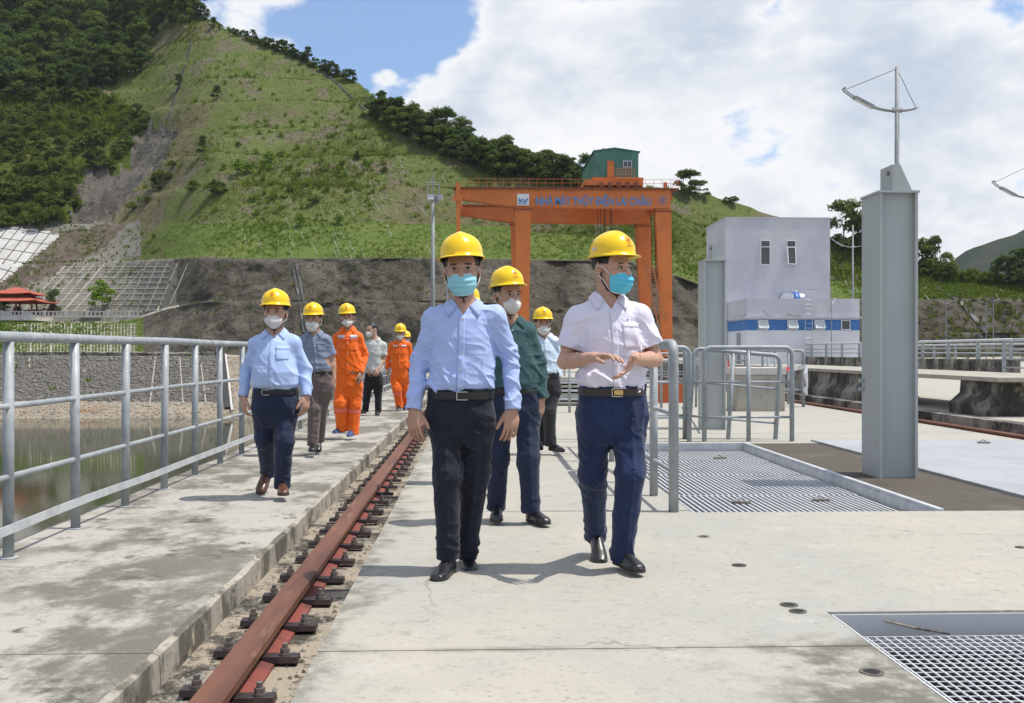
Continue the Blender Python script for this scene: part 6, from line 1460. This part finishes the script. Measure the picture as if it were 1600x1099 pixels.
        for w1, dz in ((.35, -.004), (1.0, -.012)):
            rr_ = []
            for k in range(NA):
                a = 2*math.pi*k/NA; sx, sy = math.sin(a), math.cos(a); ext = .010+.024*max(0, sy)**1.6+.006*max(0, -sy)**2
                x = (.1005+ext*w1)*sx; y = (.119 if sy > 0 else .117)*sy+ext*w1*sy; z = dz-.012*w1*max(0, -sy)-.006*w1*(1-abs(sy)) + .004*w1*max(0, sy)
                rr_.append(HH(x, y, z))
            rim.append(rr_)
        rows += rim; vs = [rows[0][0]]; 
        for r in rows[1:]: vs += r
        fs = [(0, 1+k, 1+(k+1) % NA) for k in range(NA)]
        for j in range(len(rows)-2):
            o1, o2 = 1+j*NA, 1+(j+1)*NA; fs += [(o1+k, o2+k, o2+(k+1) % NA, o1+(k+1) % NA) for k in range(NA)]
        q.add(vs, fs); ho = obj('helmet', q, 'helmet_yellow', root, True); sm = ho.modifiers.new('solid', 'SOLIDIFY'); sm.thickness = .0035; sm.offset = -1
        em = MB(); a0, p0_ = p.get('hturn', 0.0), 1.02
        def on(dx, dz, off=.0022): return shell(a0+dx/.125, p0_-dz/.115, off)
        ring = [on(.0215*math.cos(2*math.pi*k/20), .0215*math.sin(2*math.pi*k/20)) for k in range(20)]; rin = [on(.0190*math.cos(2*math.pi*k/20), .0190*math.sin(2*math.pi*k/20)) for k in range(20)]
        em.add(ring+rin, [(k, (k+1) % 20, 20+(k+1) % 20, 20+k) for k in range(20)])
        star = [on((.0165 if k % 2 == 0 else .0048)*math.cos(math.pi*k/4+p.get('star', 0)), (.0165 if k % 2 == 0 else .0048)*math.sin(math.pi*k/4+p.get('star', 0)), .0026) for k in range(8)]
        em.add([on(0, 0, .0028)]+star, [(0, 1+k, 1+(k+1) % 8) for k in range(8)])
        for k in range(9): x = -.027+k*.006; em.add([on(x, -.035), on(x+.0042, -.035), on(x+.0042, -.030), on(x, -.030)], [(0, 1, 2, 3)])
        obj('emblem', em, 'emblem_red', ho)
        for s in (-1, 1):
            stq = MB()
            def sd(dx, dz): return shell(s*1.75+dx/.125, 1.45-dz/.11, .0022)
            stq.add([sd(-.016, -.006), sd(.016, -.006), sd(.016, .006), sd(-.016, .006)], [(0, 1, 2, 3)])
            obj('side_sticker', stq, 'tag_white', ho)
        stp = MB()
        for s in (-1, 1): stp.tube([H(s*.088, -.012, .06), H(s*.080, -.002, .02), H(s*.076, .004, -.02), H(s*.068, .006, -.055), H(s*.045, .026, -.100), H(s*.012, .046, -.119)], .0038, 6)
        stp.tube([H(-.014, .046, -.119), H(.014, .046, -.119)], .005, 6).tube([H(0, .046, -.119), H(.004, .040, -.146)], .0035, 5)
        for k in range(10):
            a1, a2 = -2.3+k*.51, -2.3+(k+1)*.51
        stp.tube([H(.092*math.sin(a), -.012+.112*math.cos(a), .052) for a in np.linspace(1.75, 2*math.pi-1.75, 18)], .010, 6)
        obj('chin_strap', stp, 'strap', ho, True)
    return root

def hand(B, w0, hd, sz=1.0):
    """hd: dir (along the hand), nrm (back of the hand), thumb (+1/-1 side along nrm x dir), curl, spread"""
    d = np.array(hd['dir'], float); d /= np.linalg.norm(d); n = np.array(hd['nrm'], float); n -= d*(n@d); n /= np.linalg.norm(n); t = np.cross(n, d)*hd.get('thumb', 1)
    s = sz*hd.get('s', 1.0); curl = hd.get('curl', (.35, .45, .35)); sp = hd.get('spread', .06)
    M = np.stack([d, n, t], 1)
    w0 = np.array(w0, float)
    B.cone(w0-d*.02, w0+d*.02*s, .026*s, .024*s, .012, flat=(n, .78))
    B.ell(w0+d*.052*s, np.array((.052, .0165, .042))*s, M, .012)
    B.ell(w0+d*.035*s+t*.028*s-n*.006*s, np.array((.034, .016, .018))*s, M, .012)
    for k, (off, ln) in enumerate(((.031, .92), (.0105, 1.0), (-.0105, .95), (-.030, .76))):
        p = w0+d*.088*s+t*off*s; dirv = d+t*sp*(1.5-k)*1.0; dirv /= np.linalg.norm(dirv); ang = 0; r = .0092*s if k < 3 else .0080*s
        B.cone(w0+d*.055*s+t*off*.9*s, p, .012*s, r*1.1, .008)
        for j, L_ in enumerate((.044, .027, .022)):
            ang += curl[j]*(1+.10*k); q = p+(dirv*math.cos(ang)-n*math.sin(ang))*L_*ln*s; B.cone(p, q, r*(1-.07*j), r*(.93-.08*j), .004); p = q
    tb = hd.get('tang', .75); p = w0+d*.022*s+t*.030*s-n*.004*s; td = d*math.cos(tb)+t*math.sin(tb)-n*hd.get('tn', .25); td /= np.linalg.norm(td)
    for j, (L_, r0, r1) in enumerate(((.040, .0145, .0115), (.030, .011, .0100), (.024, .0100, .0082))):
        q = p+td*L_*s; B.cone(p, q, r0*s, r1*s, .006); p = q; td = td+d*.25; td /= np.linalg.norm(td)
DN = (0, -.08, -1)
def hang(side, fwd=.0, curl=(.35, .45, .35), inward=.9):
    # arm hanging by the thigh: back of hand faces outwards/forwards, thumb forward; side -1 = picture left
    return dict(dir=(-side*.05, -.10-fwd, -1), nrm=(side*inward, -.55, 0), thumb=(1 if side < 0 else -1), curl=curl, spread=.04, tang=.55)
PEOPLE = [
 dict(label='person in light blue long sleeved shirt and pale blue mask striding ahead beside the rail', base=(722, 0), d=5.33, hturn=3.1, hs=1.12, h=.0042, seed=3,
   head=(722, 424, -.02), hyaw=-.03, hpitch=-.06, hroll=.05, htilt=.04, neck=(725, 477, .0), sh=[(680, 499, .0), (773, 496, .0)], el=[(657, 561, .03), (797, 558, .05)], wr=[(646.5, 640, -.06), (801, 640, -.02)],
   waist=(720.5, 611, .0), ww=.325, depth=.112, yaw=-.04, vneck=.055, kn=[(699, 742, -.06), (743, 742, .04)], an=[(699.5, 862, -.02), (728.5, 860, .17)],
   foot=[dict(heel=(706, 894, .05), yaw=-.28, pitch=.0), dict(heel=(726, 878, .30), yaw=.14, pitch=-.06)],
   hand=[dict(dir=(.02, -.25, -1), nrm=(-.55, -.85, 0), thumb=1, curl=(.30, .40, .3), spread=.05, tang=.62), dict(dir=(-.10, -.15, -1), nrm=(.35, -.95, 0), thumb=-1, curl=(.28, .38, .3), spread=.05, tang=.5)],
   shirt='shirt_blue', trousers='navy_dark', belt='belt_leather', buckle_x=.012, shoe='shoe_black', mask=('pleat', 'mask_blue'), skin='skin_tan', legr=(.082, .070, .058), rise=.19),
 dict(label='person in white short sleeved shirt and cyan mask gesturing with both hands', base=(958, 0), d=5.36, hs=1.10, fold=1.45, h=.0042, seed=14,
   head=(956, 421, .0), hyaw=.66, hpitch=-.10, hroll=.0, htilt=.06, neck=(950, 467, .02), sh=[(904, 499, .02), (1000, 494, .04)], el=[(882, 566, .02), (1024, 562, .06)], wr=[(930, 558, -.20), (991, 561, -.18)],
   waist=(955.5, 606, .02), ww=.335, depth=.115, yaw=.10, vneck=.06, kn=[(926, 740, .10), (985, 740, -.06)], an=[(931, 834, .42), (972, 866, .02)],
   foot=[dict(heel=(931, 845, .46), yaw=-.02, pitch=-.36), dict(heel=(963, 880, .09), yaw=.34, pitch=0)],
   hand=[dict(dir=(.66, -.72, .06), nrm=(.25, -.15, .9), thumb=-1, curl=(.16, .28, .25), spread=.16, tang=.35, tn=.5), dict(dir=(-.50, -.55, -.62), nrm=(.62, -.10, -.75), thumb=-1, curl=(.16, .2, .18), spread=.10, tang=1.05, tn=.35)],
   sleeve='short', slv_len=.64, shirt='shirt_white', trousers='navy', belt='belt_brown', plate=True, buckle_x=.0, shoe='shoe_black', mask=('pleat', 'mask_cyan'), skin='skin', pockets=[(.045, .135, .44, .72)], logo=(.075, .755), legr=(.090, .074, .058), rise=.20, gaze=.004),
 dict(label='person in dark green long sleeved shirt half hidden by the light blue shirt', base=(806, 0), d=6.84, h=.007, seed=23,
   head=(792, 462, -.02), hyaw=.50, hpitch=-.10, hroll=.04, htilt=.10, neck=(797, 500, .02), sh=[(763, 523, .0), (824, 519, .02)], el=[(752, 566, .04), (843, 566, .04)], wr=[(757, 622, -.05), (846, 623, .0)],
   waist=(803, 606, .02), ww=.335, depth=.12, yaw=.08, vneck=.05, kn=[(778, 716, .05), (826, 716, -.04)], an=[(776, 788, .14), (829, 792, -.02)],
   foot=[dict(heel=(777, 806, .18), yaw=-.05), dict(heel=(826, 814, .07), yaw=.42, pitch=.05)], hand=[hang(-1), hang(1)],
   shirt='shirt_teal', trousers='navy_mid', belt='belt_leather', shoe='shoe_black', mask=('cup', 'mask_white'), skin='skin_tan', legr=(.088, .075, .062)),
 dict(label='person in light blue shirt and brown shoes walking on the walkway next to the railing', base=(430, 0), d=8.0, h=.007, seed=31,
   head=(430.5, 490, -.02), hyaw=-.05, hpitch=-.02, hroll=.0, neck=(430, 520, .0), sh=[(402, 539, .0), (458, 537, .0)], el=[(385, 578, .05), (477, 580, .05)], wr=[(380, 620, -.03), (478.5, 619, -.02)],
   waist=(430.5, 608, .0), ww=.33, depth=.135, belly=.03, yaw=.03, vneck=.045, kn=[(413, 684, .05), (444, 688, -.06)], an=[(419, 736, .32), (441, 756, .0)],
   foot=[dict(heel=(420, 742, .40), yaw=-.10, pitch=-.5), dict(heel=(440, 768, .06), yaw=.25)], hand=[hang(-1), hang(1)],
   shirt='shirt_sky', trousers='navy_mid', belt='belt_leather', buckle_x=-.05, shoe='shoe_brown', mask=('cup', 'mask_white'), pockets=[(.03, .12, .52, .75)], legr=(.088, .073, .060), rise=.20),
 dict(label='person in slate blue short sleeved shirt and taupe trousers following the brown shoed walker', base=(494, 0), d=11.3, h=.009, seed=41,
   head=(489.5, 500, -.02), hyaw=-.12, hpitch=-.10, hroll=.0, neck=(491, 520, .0), sh=[(474, 534, .02), (510, 533, .0)], el=[(469, 562, .04), (519, 563, .04)], wr=[(474, 592, -.05), (521.5, 594, .0)],
   waist=(498, 580, .0), ww=.28, depth=.105, yaw=.0, vneck=.05, kn=[(491, 640, -.05), (501, 638, .03)], an=[(489, 692, -.06), (499, 684, .25)],
   foot=[dict(heel=(489, 703, .0), yaw=.12), dict(heel=(498, 690, .34), yaw=.1, pitch=-.4)], hand=[hang(-1), hang(1)],
   sleeve='short', slv_len=.72, shirt='shirt_slate', trousers='taupe', belt='belt_leather', shoe='shoe_black', mask=('pleat', 'mask_white'), skin='skin_tan', pockets=[(.03, .12, .52, .74)], legr=(.085, .072, .060)),
 dict(label='person in bright orange coverall with name tags and blue trainers', base=(544, 0), d=13.4, h=.009, seed=52,
   head=(542.5, 497, -.02), hyaw=.08, hpitch=-.08, hroll=.06, neck=(544, 514, .0), sh=[(528, 528, .0), (560, 527, .0)], el=[(519, 555, .05), (570, 556, .05)], wr=[(516, 585, -.03), (564, 583, -.10)],
   waist=(544.5, 586, .0), ww=.34, depth=.13, yaw=.03, vneck=.045, kn=[(532, 632, -.08), (554, 632, .0)], an=[(535, 668, .0), (552, 675, .0)], ease=.008,
   foot=[dict(heel=(537, 676, .12), yaw=-.35, pitch=.0), dict(heel=(551, 681, .06), yaw=-.05)], hand=[hang(-1), hang(1)], top='jacket',
   shirt='coverall', trousers='coverall', shoe='shoe_blue', sole='sole_white', mask=('cup', 'mask_white'), skin='skin_tan', pockets=[(-.125, -.035, .52, .76), (.035, .125, .52, .76)], tags=[('name_tag', -.125, -.035, .80, .86, 'tag_white'), ('name_tag', .035, .125, .80, .86, 'tag_white'), ('chest_stripe', -.13, .13, .765, .785, 'reflex')], bands=[('shin_band', 'reflex', .25, .05)], legr=(.098, .086, .076), rise=.20),
 dict(label='bareheaded person in pale grey short sleeved shirt and black trousers looking aside', base=(586, 0), d=18.4, h=.011, seed=61,
   head=(581, 516, -.02), hyaw=-.75, hpitch=-.15, hroll=.0, bare=True, helmet=False, neck=(586, 530, .0), sh=[(574, 540, .05), (599, 540, .0)], el=[(572, 558, .05), (600, 561, .02)], wr=[(575, 576, -.1), (592, 577, -.12)],
   waist=(584, 583, .0), ww=.30, depth=.12, yaw=-.15, vneck=.045, kn=[(574, 612, -.02), (591, 613, .0)], an=[(571, 640, .05), (591, 642, .0)], ease=.008,
   foot=[dict(heel=(571, 646, .05), yaw=-.4), dict(heel=(591, 647.5, .05), yaw=0)], hand=[hang(-1), dict(dir=(-.4, -.4, -.8), nrm=(.3, -.9, 0), thumb=-1)],
   sleeve='short', slv_len=.70, shirt='shirt_grey', trousers='black_cloth', shoe='shoe_black', mask=('cup', 'mask_white'), skin='skin_tan', pockets=[(.03, .12, .5, .72)]),
 dict(label='person in orange coverall and black shoes behind the bareheaded person', base=(624, 0), d=19.8, h=.011, seed=71,
   head=(625.5, 521, -.02), hyaw=.0, hpitch=-.22, neck=(625, 533, .0), sh=[(612, 540, .0), (638, 540, .0)], el=[(606, 559, .05), (643, 560, .05)], wr=[(605, 577, -.03), (643, 578, -.03)],
   waist=(624.5, 578, .0), ww=.31, depth=.12, yaw=.0, vneck=.045, kn=[(620, 608, -.08), (632, 607, .05)], an=[(624, 634, .0), (632, 630, .25)], ease=.008,
   foot=[dict(heel=(625, 640, .06), yaw=-.1), dict(heel=(632, 634, .36), yaw=.1, pitch=-.3)], hand=[hang(-1), hang(1)], top='jacket',
   shirt='coverall', trousers='coverall', shoe='shoe_black', sole='sole_white', mask=('cup', 'mask_white'), skin='skin_tan', pockets=[(-.125, -.035, .52, .76), (.035, .125, .52, .76)], tags=[('name_tag', -.125, -.035, .80, .86, 'tag_white'), ('name_tag', .035, .125, .80, .86, 'tag_white')], bands=[('shin_band', 'reflex', .3, .05)], legr=(.094, .084, .072)),
 dict(label='person in very pale blue shirt and charcoal trousers walking behind the green shirt', base=(853, 0), d=11.4, h=.009, seed=81,
   head=(848, 507, -.02), hyaw=.08, hpitch=-.06, neck=(850, 525, .0), sh=[(833, 536, .0), (866, 535, .0)], el=[(828, 564, .04), (872, 563, .05)], wr=[(831, 590, -.05), (872.5, 591, .0)],
   waist=(853, 583, .0), ww=.28, depth=.115, yaw=.05, vneck=.05, kn=[(845, 642, .05), (858, 644, -.05)], an=[(844, 690, .20), (860, 692, -.02)],
   foot=[dict(heel=(844, 697, .24), yaw=-.1, pitch=-.1), dict(heel=(859, 704, .05), yaw=.5)], hand=[hang(-1), hang(1)],
   shirt='shirt_pale', trousers='charcoal', belt='belt_leather', shoe='shoe_black', mask=('cup', 'mask_white'), skin='skin_tan', legr=(.085, .075, .064)),
 dict(label='person in dark drab clothes almost fully hidden behind the blue shirted walker', base=(729, 0), d=8.9, h=.012, seed=91,
   head=(730, 480, -.02), hyaw=.1, hpitch=-.06, neck=(730, 506, .0), sh=[(703, 521, .0), (756, 520, .0)], el=[(682, 556, .04), (762, 562, .05)], wr=[(682, 596, -.05), (762, 600, .0)],
   waist=(729, 590, .0), ww=.30, depth=.115, yaw=.05, vneck=.05, kn=[(720, 672, .05), (738, 672, -.05)], an=[(720, 732, .10), (738, 738, -.02)],
   foot=[dict(heel=(721, 744, .16), yaw=-.1), dict(heel=(738, 750, .05), yaw=.1)], hand=[hang(-1), hang(1)],
   shirt='shirt_camo', trousers='charcoal', belt='belt_leather', shoe='shoe_black', mask=('cup', 'mask_white'), skin='skin_tan'),
 dict(label='helmeted person hidden behind the smaller orange coverall, only the helmet edge showing', base=(634, 0), d=24.0, h=.015, seed=95,
   head=(634.5, 530, -.02), hyaw=.0, hpitch=-.06, neck=(634, 540, .0), sh=[(624, 545, .0), (644, 545, .0)], el=[(621, 559, .04), (646, 560, .05)], wr=[(622, 573, -.05), (646, 574, .0)],
   waist=(634, 574, .0), ww=.30, depth=.115, kn=[(631, 602, .05), (637, 602, -.05)], an=[(631, 621, .10), (637, 622, -.02)],
   foot=[dict(heel=(631, 625, .1), yaw=-.1), dict(heel=(637, 626, .05), yaw=.1)], hand=[hang(-1), hang(1)],
   shirt='shirt_teal', trousers='charcoal', shoe='shoe_black', mask=('cup', 'mask_white'), skin='skin_tan'),
]
for _p in PEOPLE:
    person(_p)
# ------------------------------------------------------------------ the humid air of the valley
b = MB().box(-760, 1250, -230, 1330, -17.5, 420)
m = bpy.data.materials.new('haze_air'); m.use_nodes = True; nt = NT(m.node_tree); nt.N.clear()
pv = nt.n('ShaderNodeVolumePrincipled', inp={'Color': (.86, .92, 1.0, 1), 'Density': .00007, 'Anisotropy': .3})
nt.L.new(pv.outputs[0], nt.n('ShaderNodeOutputMaterial').inputs['Volume']); MAT['haze_air'] = m
hz = obj('haze', b, 'haze_air', kind='stuff'); tag(hz, 'thin humid haze over the whole valley', 'haze')
